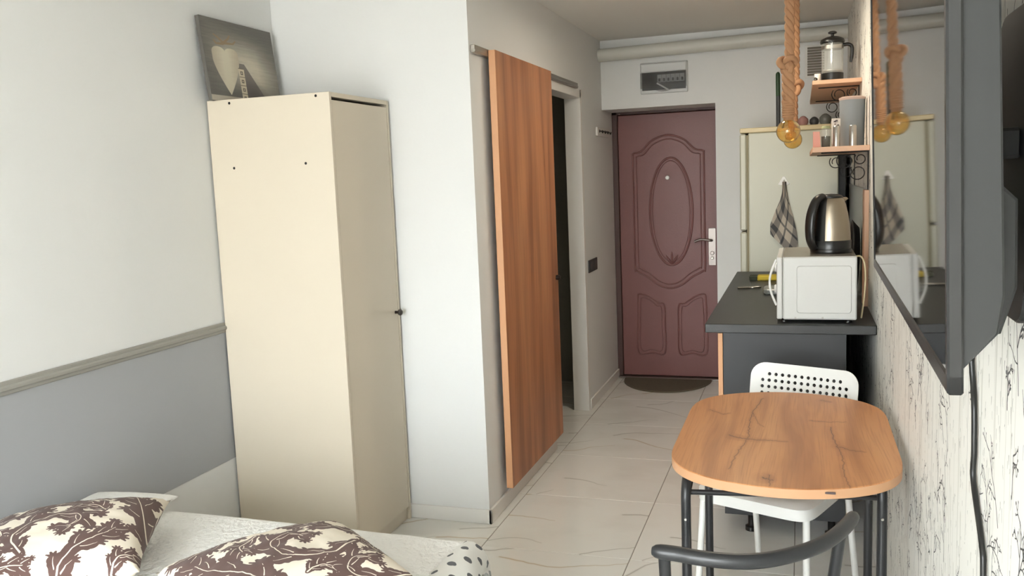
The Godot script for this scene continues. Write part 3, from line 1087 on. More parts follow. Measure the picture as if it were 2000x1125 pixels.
func build_bed() -> void:
	var zf := -2.33
	var zn := -0.25
	var xr := -0.865
	var top := 0.488
	var b := thing("bed", "low bed with grey mattress under the white quilt", "bed", Vector3(-1.575, 0, -1.29))
	var st := new_st()
	box(st, Vector3(-0.70, 0.06, -1.0), Vector3(0.68, 0.24, 1.0), 0.01)
	obj("base", st, M.mattress_grey, b)
	st = new_st()
	box(st, Vector3(-0.71, 0.24, -1.01), Vector3(0.70, top - 0.012, 1.02), 0.04)
	obj("mattress", st, M.mattress_grey, b)
	for q in [[-0.64, -0.94], [0.62, -0.94], [-0.64, 0.94], [0.62, 0.94]]:
		st = new_st()
		lathe(st, [Vector2(0, 0), Vector2(0.022, 0), Vector2(0.022, 0), Vector2(0.028, 0.06), Vector2(0, 0.06)], 14, Vector3(q[0], 0, q[1]))
		obj("leg", st, M.black_matte, b)
	# quilt: a lofted sheet over top and edges, with soft unevenness
	var nz := noise(1.0, 3, 4)
	st = new_st()
	st.set_smooth_group(0)
	var prof := []       # across x: from the wall over the top and down a little at the right
	for i in 15:
		prof.append(Vector2(-0.715 + 1.36 * i / 14.0, 0.0))
	for i in 6:
		var a := PI * 0.5 * (i + 1) / 6.0
		prof.append(Vector2(0.645 + sin(a) * 0.05, -(1.0 - cos(a)) * 0.05))
	prof.append(Vector2(0.698, -0.075))
	var lon := []
	for i in 7:
		var a := PI * 0.5 * i / 6.0
		lon.append(Vector2(-1.035 + (1.0 - sin(a)) * 0.0 - cos(a) * 0.045 + 0.045, -(1.0 - sin(a)) * 0.05))
	lon.push_front(Vector2(-1.040, -0.25))
	lon.push_front(Vector2(-1.045, -0.40))
	for i in 22:
		lon.append(Vector2(-0.97 + 2.0 * (i + 1) / 22.0, 0.0))
	for layer in [0.012, 0.0]:
		var g := []
		for l in lon:
			var row := []
			for p in prof:
				var x: float = p.x
				var z: float = l.x
				var y: float = top + 0.004 + p.y + l.y + layer + 0.006 * nz.get_noise_2d(x * 5.0, z * 5.0) + 0.012 * nz.get_noise_2d(x * 1.7, z * 1.7 + 5.0)
				row.append(Vector3(x, y, z + 0.012 * nz.get_noise_2d(x * 3.0, 8.0) + (-layer if l.y < -0.02 else 0.0)))
			g.append(row)
		for j in g.size() - 1:
			for i in prof.size() - 1:
				if layer > 0.0:
					quad(st, g[j][i], g[j + 1][i], g[j + 1][i + 1], g[j][i + 1])
				else:
					quad(st, g[j][i + 1], g[j + 1][i + 1], g[j + 1][i], g[j][i])
	var qn := thing("quilt", "white textured quilt spread over the bed", "quilt", Vector3(-1.575, 0, -1.29))
	obj("cover", st, M.quilt, qn)
	# dotted underside turned up along the edge
	st = new_st()
	st.set_smooth_group(0)
	var ring := [Vector2(0.628, 0.019), Vector2(0.645, 0.026), Vector2(0.67, 0.024), Vector2(0.695, 0.012), Vector2(0.715, -0.010), Vector2(0.724, -0.035), Vector2(0.722, -0.055)]
	var g2 := []
	for k in 44:
		var z := -1.00 + 1.98 * k / 43.0
		var row := []
		for i in ring.size():
			var p: Vector2 = ring[i]
			var wob := 0.010 * nz.get_noise_2d(z * 7.0, 3.0) + 0.006 * sin(z * 21.0)
			var near_end := clampf((z + 1.00) / 0.10, 0.0, 1.0)
			row.append([Vector3(p.x + wob * i / 6.0 - 0.012 * (1.0 - near_end) * i / 6.0, top + p.y + 0.004 * nz.get_noise_2d(z * 9.0, i) - 0.012 * (1.0 - near_end), z), Vector2(i / 6.0 * 0.66, z * 4.4)])
		g2.append(row)
	for layer in [0.0, -0.004]:
		for j in g2.size() - 1:
			for i in ring.size() - 1:
				var q := [g2[j][i], g2[j + 1][i], g2[j + 1][i + 1], g2[j][i + 1]]
				if layer < 0.0:
					q.reverse()
				var off := Vector3(layer, layer, 0)
				uvquad(st, [q[0][0] + off, q[1][0] + off, q[2][0] + off, q[3][0] + off], [q[0][1], q[1][1], q[2][1], q[3][1]])
	var ds := obj("turned_edge", st, M.dots, qn)
	ds.set_meta("label", "grey dotted underside turned up at the edge")
	# white pillow behind the first cushion
	var pw := inst("pillow", cushion_mesh(0.32, 0.062), M.quilt)
	tag(pw, "plain white pillow lying behind the cushion by the wall", "pillow")
	pw.position = Vector3(-2.125, 0.540, -2.165)
	pw.rotation = Vector3(0.0, 0.10, 0.0)
	var cm := cushion_mesh(0.50, 0.17)
	var c1 := inst("cushion", cm, M.damask)
	tag(c1, "brown and cream leaf-patterned cushion lying next to the left wall", "cushion", "leaf-patterned cushions on the bed")
	c1.position = Vector3(-1.94, 0.596, -1.80)
	c1.rotation = Vector3(0.02, 0.535, 0.03)
	var c2 := inst("cushion", cm, M.damask)
	tag(c2, "brown and cream leaf-patterned cushion lying in the middle of the bed", "cushion", "leaf-patterned cushions on the bed")
	c2.position = Vector3(-1.205, 0.597, -1.77)
	c2.rotation = Vector3(0.0, 0.93 + PI / 2, 0.0)


func table_outline(k := 1.0) -> Array:
	var q := [Vector2(0.305, 0.0), Vector2(0.305, 0.13), Vector2(0.303, 0.25), Vector2(0.285, 0.335), Vector2(0.24, 0.405), Vector2(0.17, 0.455), Vector2(0.085, 0.485), Vector2(0, 0.495)]
	var pts := []
	for i in 8:
		pts.append(q[i])
	for i in range(6, -1, -1):
		pts.append(Vector2(-q[i].x, q[i].y))
	for i in range(1, 8):
		pts.append(Vector2(-q[i].x, -q[i].y))
	for i in range(6, 0, -1):
		pts.append(Vector2(q[i].x, -q[i].y))
	var out := smooth_loop(pts, 4)
	for i in out.size():
		out[i] = out[i] - out[i].normalized() * (1.0 - k)
	return out


func build_table() -> void:
	var c := Vector3(-0.049, 0, -2.695)
	var t := thing("dining_table", "oval oak-topped table with black tube legs by the papered wall", "table", c)
	var h := 0.76
	var th := 0.026
	# top: textured upper face, pale edge band below it
	var loop := table_outline()
	var inner := table_outline(0.998)
	var st := new_st()
	st.set_smooth_group(-1)
	var n := loop.size()
	var uvf := func(p: Vector2) -> Vector2: return Vector2((p.x + 0.305) / 0.61, (p.y + 0.495) / 0.99)
	for i in n:
		var j := (i + 1) % n
		for w in [Vector2.ZERO, inner[i], inner[j]]:
			st.set_uv(uvf.call(w))
			st.add_vertex(Vector3(w.x, h, w.y))
		uvquad(st, [Vector3(inner[i].x, h, inner[i].y), Vector3(inner[j].x, h, inner[j].y), Vector3(loop[j].x, h - 0.002, loop[j].y), Vector3(loop[i].x, h - 0.002, loop[i].y)], [uvf.call(inner[i]), uvf.call(inner[j]), uvf.call(loop[j]), uvf.call(loop[i])])
	var tt := obj("tabletop", st, M.oak_table, t)
	st = new_st()
	var poly := PackedVector2Array()
	for p in loop:
		poly.append(Vector2(p.x, -p.y))
	extrude(st, poly, h - th, h - 0.002, Transform3D(Basis(Vector3.RIGHT, -PI / 2), Vector3.ZERO), 0.0, true)
	var eb := obj("edge_band", st, M.table_edge, tt)
	eb.set_meta("label", "pale oak edge of the tabletop")
	# small dark maker's plate on the near edge
	st = new_st()
	cbox(st, Vector3(0.112, h - 0.010, 0.4785), Vector3(0.034, 0.006, 0.003), 0.001, Transform3D())
	obj("edge_plate", st, M.ink, tt)
	# two inverted U frames that run along the sides, one bar across
	for s in [[-0.302, -2.345, -2.955], [0.206, -2.455, -2.955]]:
		var x: float = s[0] - c.x
		var za: float = s[1] - c.z
		var zb: float = s[2] - c.z
		var r := 0.07
		var yt := h - th - 0.0145
		st = new_st()
		var pts := [Vector3(x, 0.012, za), Vector3(x, yt - r, za)]
		pts.append_array(arc3(Vector3(x, yt - r, za - r), Vector3(0, 0, 1), Vector3.UP, r, 0.1, PI / 2, 7))
		pts.append_array(arc3(Vector3(x, yt - r, zb + r), Vector3(0, 0, -1), Vector3.UP, r, PI / 2, 0.1, 7))
		pts.append(Vector3(x, yt - r, zb))
		pts.append(Vector3(x, 0.012, zb))
		tube(st, pts, 0.0135, 12)
		obj("leg_frame", st, M.black_steel, t)
		for z in [za, zb]:
			st = new_st()
			lathe(st, [Vector2(0, 0), Vector2(0.016, 0), Vector2(0.016, 0), Vector2(0.0155, 0.03), Vector2(0.012, 0.034)], 14, Vector3(x, 0, z))
			obj("foot_cap", st, M.black_plastic, t)
		# bolt seen on the leg
		st = new_st()
		disc_rod(st, 0.004, 0.003, 0.001, Transform3D(Basis(Vector3.RIGHT, PI / 2), Vector3(x, 0.605, za + 0.0125)), 10)
		obj("bolt", st, M.steel, t)
	st = new_st()
	tube(st, [Vector3(-0.302 - c.x, 0.672, -2.365 - c.z), Vector3(0.206 - c.x, 0.655, -2.47 - c.z)], 0.0075, 10)
	obj("crossbar", st, M.black_steel, t)
	st = new_st()
	tube(st, [Vector3(-0.302 - c.x, 0.665, -2.955 - c.z), Vector3(0.206 - c.x, 0.665, -2.955 - c.z)], 0.0075, 10)
	obj("crossbar", st, M.black_steel, t)
	# gusset strips from the near legs to the rail
	for s in [[-0.302, -2.345], [0.206, -2.455]]:
		st = new_st()
		tube(st, [Vector3(s[0] - c.x, 0.645, s[1] - c.z - 0.004), Vector3(s[0] - c.x + (0.012 if s[0] < 0 else -0.012), 0.722, s[1] - c.z - 0.11)], 0.007, 8)
		obj("brace", st, M.black_steel, t)


func build_white_chair() -> void:
	var fwd := Vector3(-0.37, 0, 0.93).normalized()
	var turn := atan2(fwd.x, fwd.z)
	var base := Vector3(-0.085, 0, -3.12)
	var ch := thing("dining_chair", "white plastic chair with perforated backrest pushed under the oval table", "chair", base, turn)
	# local: +z forward, x to the side
	var st := new_st()
	var sw := 0.205
	# seat: dished sheet with rounded front and turned-down rim
	st.set_smooth_group(0)
	var n := 16
	var g := []
	for j in n + 1:
		var row := []
		for i in n + 1:
			var u := 2.0 * i / n - 1.0
			var v := 2.0 * j / n - 1.0
			var k := pow(pow(absf(u), 8.0) + pow(absf(v), 8.0), 1.0 / 8.0)
			var e := maxf(absf(u), absf(v))
			var sc := e / maxf(k, 0.0001)
			var y := 0.468 - 0.016 * (1.0 - u * u) * (1.0 - v * v)
			if e > 0.93:
				y -= 0.012 * (e - 0.93) / 0.07
			row.append(Vector3(u * sc * sw, y, v * sc * 0.215 + 0.015))
		g.append(row)
	for j in n:
		for i in n:
			quad(st, g[j][i], g[j + 1][i], g[j + 1][i + 1], g[j][i + 1])
			var d := Vector3(0, -0.006, 0)
			quad(st, g[j][i + 1] + d, g[j + 1][i + 1] + d, g[j + 1][i] + d, g[j][i] + d)
	# deep apron below the rim
	var rim := []
	for i in n:
		rim.append(g[n][i])
	for j in n:
		rim.append(g[n - j][n])
	for i in n:
		rim.append(g[0][n - i])
	for j in n:
		rim.append(g[j][0])
	st.set_smooth_group(1)
	for i in rim.size():
		var a: Vector3 = rim[i]
		var b: Vector3 = rim[(i + 1) % rim.size()]
		var d := Vector3(0, -0.038, 0)
		quad(st, a, a + d, b + d, b)
		var ins := 0.985
		quad(st, b * Vector3(ins, 1, ins), (b + d) * Vector3(ins, 1, ins), (a + d) * Vector3(ins, 1, ins), a * Vector3(ins, 1, ins))
	obj("seat", st, M.white_plastic, ch)
	# perforated backrest
	st = new_st()
	perforated_back(st, 0.405, 0.285)
	var bk := obj("backrest", st, M.white_plastic, ch)
	bk.transform = Transform3D(Basis(Vector3.RIGHT, -0.18), Vector3(0, 0.535, -0.222))
	# white steel legs, splayed; rear pair carries the backrest
	for s in [-1.0, 1.0]:
		st = new_st()
		tube(st, [Vector3(s * 0.183, 0.44, 0.19), Vector3(s * 0.198, 0.0, 0.225)], 0.0115, 10)
		obj("leg", st, M.white_plastic, ch)
		st = new_st()
		tube(st, [Vector3(s * 0.19, 0.0, -0.275), Vector3(s * 0.178, 0.44, -0.195), Vector3(s * 0.180, 0.54, -0.216), Vector3(s * 0.180, 0.66, -0.243)], 0.0115, 10)
		obj("leg", st, M.white_plastic, ch)


func bend(v: Vector3) -> Vector3:
	return v + Vector3(0, 0, 0.55 * v.x * v.x)


func perforated_back(st: SurfaceTool, w: float, h: float) -> void:
	# plate in x (centred), y (0..h), 5 mm thick; square cells with round holes
	var t := 0.0025
	var cell := 0.0243
	var cols := 14
	var rows := 9
	var x0 := -cell * cols / 2
	var y0 := h - 0.030 - cell * rows
	var hr := 0.0067
	var seg := 12
	st.set_smooth_group(-1)
	for j in rows:
		for i in cols:
			var c := Vector2(x0 + (i + 0.5) * cell, y0 + (j + 0.5) * cell)
			var solid := j == rows - 1 and (i == 0 or i == cols - 1)
			var sq := []
			var ho := []
			for k in seg:
				var a := TAU * k / seg
				var d := Vector2(cos(a), sin(a))
				var m := maxf(absf(d.x), absf(d.y))
				sq.append(c + d / m * cell * 0.5)
				ho.append(c + d * (0.0 if solid else hr))
			# corners of the square are kept by sampling at 45 degrees
			for z in [t, -t]:
				for k in seg:
					var l := (k + 1) % seg
					var pts := [bend(Vector3(ho[k].x, ho[k].y, z)), bend(Vector3(sq[k].x, sq[k].y, z)), bend(Vector3(sq[l].x, sq[l].y, z)), bend(Vector3(ho[l].x, ho[l].y, z))]
					if solid:
						pts.remove_at(3)
					face(st, pts, Vector3(0, 0, z))
					# fill the square's corner between two side samples
					if absf(sq[k].x - sq[l].x) > 1e-5 and absf(sq[k].y - sq[l].y) > 1e-5:
						var co := c + Vector2(signf(sq[k].x + sq[l].x - 2 * c.x), signf(sq[k].y + sq[l].y - 2 * c.y)) * cell * 0.5
						face(st, [bend(Vector3(sq[k].x, sq[k].y, z)), bend(Vector3(co.x, co.y, z)), bend(Vector3(sq[l].x, sq[l].y, z))], Vector3(0, 0, z))
			if not solid:
				for k in seg:
					var l := (k + 1) % seg
					face(st, [bend(Vector3(ho[k].x, ho[k].y, t)), bend(Vector3(ho[l].x, ho[l].y, t)), bend(Vector3(ho[l].x, ho[l].y, -t)), bend(Vector3(ho[k].x, ho[k].y, -t))], Vector3(c.x - (ho[k].x + ho[l].x) / 2, c.y - (ho[k].y + ho[l].y) / 2, 0))
	# border from the grid of cells to the rounded outline
	var rc := Vector2(0, y0 + cell * rows / 2)
	var hw := cell * cols / 2
	var hh := cell * rows / 2
	var out := []
	var inn := []
	var rr := 0.055
	var outline := rounded_rect(w, h, rr, 8, Vector2(0, h / 2))
	var m := outline.size()
	for k in m:
		for s in 6:
			var p := outline[k].lerp(outline[(k + 1) % m], s / 6.0)
			out.append(p)
			var q := Vector2(clampf(p.x, -hw, hw), clampf(p.y, rc.y - hh, rc.y + hh))
			inn.append(q)
	for k in out.size():
		var l := (k + 1) % out.size()
		for z in [t, -t]:
			face(st, [bend(Vector3(inn[k].x, inn[k].y, z)), bend(Vector3(out[k].x, out[k].y, z)), bend(Vector3(out[l].x, out[l].y, z))], Vector3(0, 0, z))
			if inn[k].distance_to(inn[l]) > 1e-6:
				face(st, [bend(Vector3(inn[k].x, inn[k].y, z)), bend(Vector3(out[l].x, out[l].y, z)), bend(Vector3(inn[l].x, inn[l].y, z))], Vector3(0, 0, z))
		var o: Vector2 = (out[k] - Vector2(0, h / 2))
		face(st, [bend(Vector3(out[k].x, out[k].y, t)), bend(Vector3(out[l].x, out[l].y, t)), bend(Vector3(out[l].x, out[l].y, -t)), bend(Vector3(out[k].x, out[k].y, -t))], Vector3(o.x, o.y, 0))


func build_black_chair() -> void:
	var base := Vector3(-0.13, 0, -1.98)
	var ch := thing("armchair", "black tubular steel chair with a bowed armrest in front of the table", "chair", base)
	var w := [Vector3(-0.292, 0.78, -1.72), Vector3(-0.242, 0.78, -1.716), Vector3(-0.2, 0.78, -1.708), Vector3(-0.145, 0.78, -1.705), Vector3(-0.092, 0.78, -1.715), Vector3(-0.041, 0.78, -1.744), Vector3(0.012, 0.78, -1.793), Vector3(0.053, 0.78, -1.850), Vector3(0.088, 0.78, -1.928), Vector3(0.112, 0.78, -2.005)]
	var pts := []
	for p in smooth_loop(w, 5, false):
		pts.append(p - base)
	var rad := []
	for i in pts.size():
		var e := mini(i, pts.size() - 1 - i)
		rad.append(0.0155 * [0.55, 0.85, 0.97][e] if e < 3 else 0.0155)
	var st := new_st()
	tube(st, pts, rad, 16)
	obj("back_bow", st, M.black_steel, ch)
	# round seat of steel with rim
	st = new_st()
	lathe(st, [Vector2(0, 0.440), Vector2(0.19, 0.440), Vector2(0.20, 0.444), Vector2(0.205, 0.455), Vector2(0.20, 0.466), Vector2(0.185, 0.468), Vector2(0.14, 0.460), Vector2(0, 0.456)], 40)
	obj("seat", st, M.black_steel, ch)
	# posts from the bow down to the seat, and four legs
	var posts := [[Vector3(-0.268, 0.775, -1.722), Vector3(-0.270, 0.62, -1.775), Vector3(-0.262, 0.455, -1.84)], [Vector3(0.078, 0.775, -1.905), Vector3(0.060, 0.62, -1.93), Vector3(0.035, 0.455, -1.955)]]
	for q in posts:
		st = new_st()
		var pp := []
		for p in smooth_loop(q, 6, false):
			pp.append(p - base)
		tube(st, pp, 0.0125, 12)
		obj("back_post", st, M.black_steel, ch)
	for a in [0.6, 2.2, 3.75, 5.3]:
		st = new_st()
		tube(st, [Vector3(cos(a) * 0.15, 0.445, sin(a) * 0.15), Vector3(cos(a) * 0.205, 0.004, sin(a) * 0.205)], 0.011, 10)
		obj("leg", st, M.black_steel, ch)
	st = new_st()
	tube(st, arc3(Vector3(0, 0.20, 0), Vector3.RIGHT, Vector3.BACK, 0.18, 0.0, TAU * 35.0 / 36.0, 35), 0.006, 8, true)
	obj("foot_ring", st, M.black_steel, ch)


# ---------------------------------------------------------------- kitchen
func build_counter() -> void:
	var st := new_st()
	box(st, Vector3(-0.385, 0.877, -5.655), Vector3(XR - 0.001, 0.915, -3.70), 0.003)
	tag(obj("worktop", st, M.charcoal_top), "long charcoal worktop along the papered wall", "worktop")
	var c := thing("base_cabinet", "charcoal kitchen base cabinet with oak doors under the worktop", "cabinet", Vector3(-0.07, 0, -4.69))
	var x0 := -0.313 + 0.07
	var x1 := 0.172 + 0.07
	var z1 := -3.718 + 4.69
	var z0 := -5.64 + 4.69
	st = new_st()
	box(st, Vector3(x0, 0.085, z1 - 0.018), Vector3(x1, 0.877, z1), 0.001)
	obj("end_panel", st, M.charcoal_panel, c)
	st = new_st()
	box(st, Vector3(x0 + 0.001, 0.10, z0), Vector3(x1, 0.876, z1 - 0.018))
	obj("body", st, M.charcoal_panel, c)
	for k in 3:
		var a := lerpf(z0, z1 - 0.002, k / 3.0) + 0.002
		var b := lerpf(z0, z1 - 0.002, (k + 1) / 3.0) - 0.001
		st = new_st()
		box(st, Vector3(x0 - 0.021, 0.15, a), Vector3(x0 - 0.002, 0.872, b), 0.001)
		var d := obj("door", st, M.oak_edge, c)
		st = new_st()
		cbox(st, Vector3(x0 - 0.036, 0.80, (a + b) / 2), Vector3(0.012, 0.012, 0.14), 0.003)
		cbox(st, Vector3(x0 - 0.026, 0.80, (a + b) / 2 - 0.06), Vector3(0.012, 0.008, 0.008))
		cbox(st, Vector3(x0 - 0.026, 0.80, (a + b) / 2 + 0.06), Vector3(0.012, 0.008, 0.008))
		obj("handle", st, M.black_steel, d)
	for p in [Vector2(-0.205, -3.775), Vector2(0.12, -3.775), Vector2(-0.205, -5.55), Vector2(0.12, -5.55)]:
		st = new_st()
		lathe(st, [Vector2(0, 0), Vector2(0.027, 0), Vector2(0.027, 0), Vector2(0.027, 0.018), Vector2(0.027, 0.018), Vector2(0.015, 0.024), Vector2(0.015, 0.09), Vector2(0, 0.09)], 18, Vector3(p.x + 0.07, 0, p.y + 4.69))
		obj("leg", st, M.black_plastic, c)
	# backsplash sheet on the wall with a raw wooden end
	st = new_st()
	box(st, Vector3(XR - 0.012, 0.917, -5.66), Vector3(XR - 0.0005, 1.440, -4.315), 0.001)
	var bs := obj("backsplash", st, M.backsplash)
	tag(bs, "grey glossy splashback sheet behind the kettle", "splashback")
	st = new_st()
	box(st, Vector3(XR - 0.020, 0.917, -4.31), Vector3(XR - 0.0005, 1.438, -4.20), 0.001)
	tag(obj("wood_strip", st, M.oak_pale), "upright pale wood strip on the wall behind the microwave", "board")


func build_fridge() -> void:
	var f := thing("refrigerator", "off-white refrigerator standing at the end of the worktop", "refrigerator", Vector3(-0.075, 0, -5.95))
	var x0 := -0.365 + 0.075
	var x1 := 0.222 + 0.075
	var z0 := -6.215 + 5.95
	var z1 := -5.69 + 5.95
	var st := new_st()
	box(st, Vector3(x0 + 0.052, 0.03, z0), Vector3(x1 - 0.01, 1.772, z1), 0.006)
	obj("body", st, M.fridge_white, f)
	st = new_st()
	box(st, Vector3(x0 + 0.040, 0.05, z0 + 0.01), Vector3(x0 + 0.053, 1.76, z1 - 0.008), 0.002)
	obj("door_seal", st, M.fridge_seal, f)
	for q in [[0.05, 1.16], [1.17, 1.768]]:
		st = new_st()
		box(st, Vector3(x0, q[0], z0 + 0.003), Vector3(x0 + 0.040, q[1], z1), 0.008)
		obj("door", st, M.fridge_white, f)
	st = new_st()
	box(st, Vector3(x0 + 0.002, 1.773, z0), Vector3(x1 - 0.005, 1.803, z1 + 0.004), 0.004)
	var lid := obj("top_lid", st, M.fridge_lid, f)
	lid.set_meta("label", "yellowed top lid")
	st = new_st()
	box(st, Vector3(x1 - 0.01, 0.10, z0 + 0.02), Vector3(x1 + 0.035, 1.70, z1 - 0.03), 0.004)
	obj("condenser", st, M.black_matte, f)
	for p in [[x0 + 0.09, z0 + 0.05], [x1 - 0.06, z0 + 0.05], [x0 + 0.09, z1 - 0.05], [x1 - 0.06, z1 - 0.05]]:
		st = new_st()
		lathe(st, [Vector2(0, 0), Vector2(0.02, 0), Vector2(0.02, 0), Vector2(0.02, 0.03), Vector2(0, 0.03)], 12, Vector3(p[0], 0, p[1]))
		obj("foot", st, M.black_plastic, f)
	# adhesive hook and the checked towel hanging from it
	var hz := -5.69
	st = new_st()
	var p := PackedVector2Array([Vector2(-0.032, -0.022), Vector2(0.026, -0.022), Vector2(0.030, -0.016), Vector2(0.003, 0.030), Vector2(-0.009, 0.030), Vector2(-0.036, -0.016)])
	extrude(st, p, 0.0, 0.006, Transform3D(Basis(), Vector3(-0.100, 1.468, hz)), 0.0015)
	tube(st, smooth_loop([Vector3(-0.102, 1.472, hz + 0.004), Vector3(-0.102, 1.468, hz + 0.022), Vector3(-0.102, 1.478, hz + 0.030)], 4, false), 0.004, 8)
	tag(obj("wall_hook", st, M.white_plastic), "small white triangular stick-on hook on the refrigerator side", "hook")
	# towel: gathered at the hook, widening in folds
	st = new_st()
	st.set_smooth_group(0)
	var rows := 30
	var cols := 26
	var g := []
	for j in rows + 1:
		var t := float(j) / rows
		var row := []
		var left := lerpf(-0.112, -0.184, smoothstep(0.10, 0.72, t))
		var right := lerpf(-0.088, -0.022, smoothstep(0.0, 0.95, t))
		for i in cols + 1:
			var u := float(i) / cols
			var x := lerpf(left, right, u)
			var y := 1.466 - 0.405 * t + (0.085 * (0.5 - u) * 2.0 * smoothstep(0.55, 1.0, t) if u < 0.5 else -0.0)
			var fold := sin(u * 9.5 + 1.2) * 0.010 * (0.4 + 0.6 * (1.0 - t)) + sin(u * 3.0) * 0.008
			row.append([Vector3(x, y, hz + 0.030 + fold - 0.006 * t), Vector2(u * 0.40 + t * 0.30 + 0.1, t * 0.62 - u * 0.30 + 0.3)])
		g.append(row)
	for side in [0.0, -0.003]:
		for j in rows:
			for i in cols:
				var q := [g[j][i], g[j + 1][i], g[j + 1][i + 1], g[j][i + 1]]
				if side < 0.0:
					q.reverse()
				var off := Vector3(0, 0, side)
				uvquad(st, [q[0][0] + off, q[1][0] + off, q[2][0] + off, q[3][0] + off], [q[0][1], q[1][1], q[2][1], q[3][1]])
	tag(obj("dish_towel", st, M.towel_check), "grey checked dish towel hanging on the refrigerator side", "towel")


func build_microwave() -> void:
	var c := Vector3(0.057, 0.915, -3.975)
	var m := thing("microwave", "white microwave oven standing sideways on the charcoal worktop", "microwave", c)
	var x0 := -0.097 - c.x
	var x1 := 0.212 - c.x
	var z1 := -3.752 - c.z
	var z0 := -4.205 - c.z
	var st := new_st()
	box(st, Vector3(x0 + 0.024, 0.013, z0), Vector3(x1, 0.272, z1), 0.005)
	obj("body", st, M.appliance_white, m)
	st = new_st()
	box(st, Vector3(x0, 0.015, z0), Vector3(x0 + 0.0225, 0.272, z1 + 0.001), 0.004)
	var dr := obj("door", st, M.appliance_white, m)
	st = new_st()
	box(st, Vector3(x0 - 0.002, 0.05, z0 + 0.14), Vector3(x0 + 0.002, 0.24, z1 - 0.03), 0.001)
	obj("door_window", st, M.black_plastic, dr)
	st = new_st()
	var hp := []
	for i in 13:
		var t := i / 12.0
		hp.append(Vector3(x0 - 0.002 - 0.027 * sin(PI * t), 0.07 + 0.19 * t, z1 - 0.022))
	tube(st, hp, 0.0048, 10)
	obj("handle", st, M.white_plastic, dr)
	for y in [0.09]:
		st = new_st()
		disc_rod(st, 0.021, 0.020, 0.004, Transform3D(Basis(Vector3.FORWARD, -PI / 2), Vector3(x0, y, z0 + 0.07)))
		obj("knob", st, M.white_plastic, m)
		st = new_st()
		disc_rod(st, 0.021, 0.020, 0.004, Transform3D(Basis(Vector3.FORWARD, -PI / 2), Vector3(x0, y + 0.10, z0 + 0.07)))
		obj("knob", st, M.white_plastic, m)
	# pressed panel of the side wall
	st = new_st()
	extrude(st, rounded_rect(0.212, 0.196, 0.014, 5, Vector2(0.0295, 0.138)), z1 - 0.002, z1 + 0.0035, Transform3D(), 0.003)
	obj("pressed_panel", st, M.appliance_white, m)
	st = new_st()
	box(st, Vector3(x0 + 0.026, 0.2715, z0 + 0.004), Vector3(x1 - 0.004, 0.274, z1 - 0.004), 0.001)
	obj("top_shade_sheet", st, M.top_shade_taupe, m)  # sheet that paints the shaded, reflecting look onto the white top
	for x in [-0.081, 0.026]:
		st = new_st()
		disc_rod(st, 0.004, 0.002, 0.001, Transform3D(Basis(Vector3.RIGHT, PI / 2), Vector3(x, 0.021, z1)), 10)
		obj("screw", st, M.steel, m)
	for q in [[x0 + 0.03, z1 - 0.03], [x1 - 0.03, z1 - 0.03], [x0 + 0.03, z0 + 0.03], [x1 - 0.03, z0 + 0.03]]:
		st = new_st()
		lathe(st, [Vector2(0, 0), Vector2(0.014, 0), Vector2(0.014, 0), Vector2(0.014, 0.0135), Vector2(0, 0.0135)], 12, Vector3(q[0], 0, q[1]))
		obj("foot", st, M.black_plastic, m)
	st = new_st()
	tube(st, smooth_loop([Vector3(x1 - 0.002, 0.262, z1 - 0.10), Vector3(x1 + 0.020, 0.262, z1 - 0.09), Vector3(x1 + 0.034, 0.225, z1 - 0.085), Vector3(x1 + 0.036, 0.15, z1 - 0.08), Vector3(x1 + 0.030, 0.07, z1 - 0.09), Vector3(x1 + 0.024, 0.004, z1 - 0.12)], 5, false), 0.0035, 8)
	obj("power_cable", st, M.cream_cable, m)


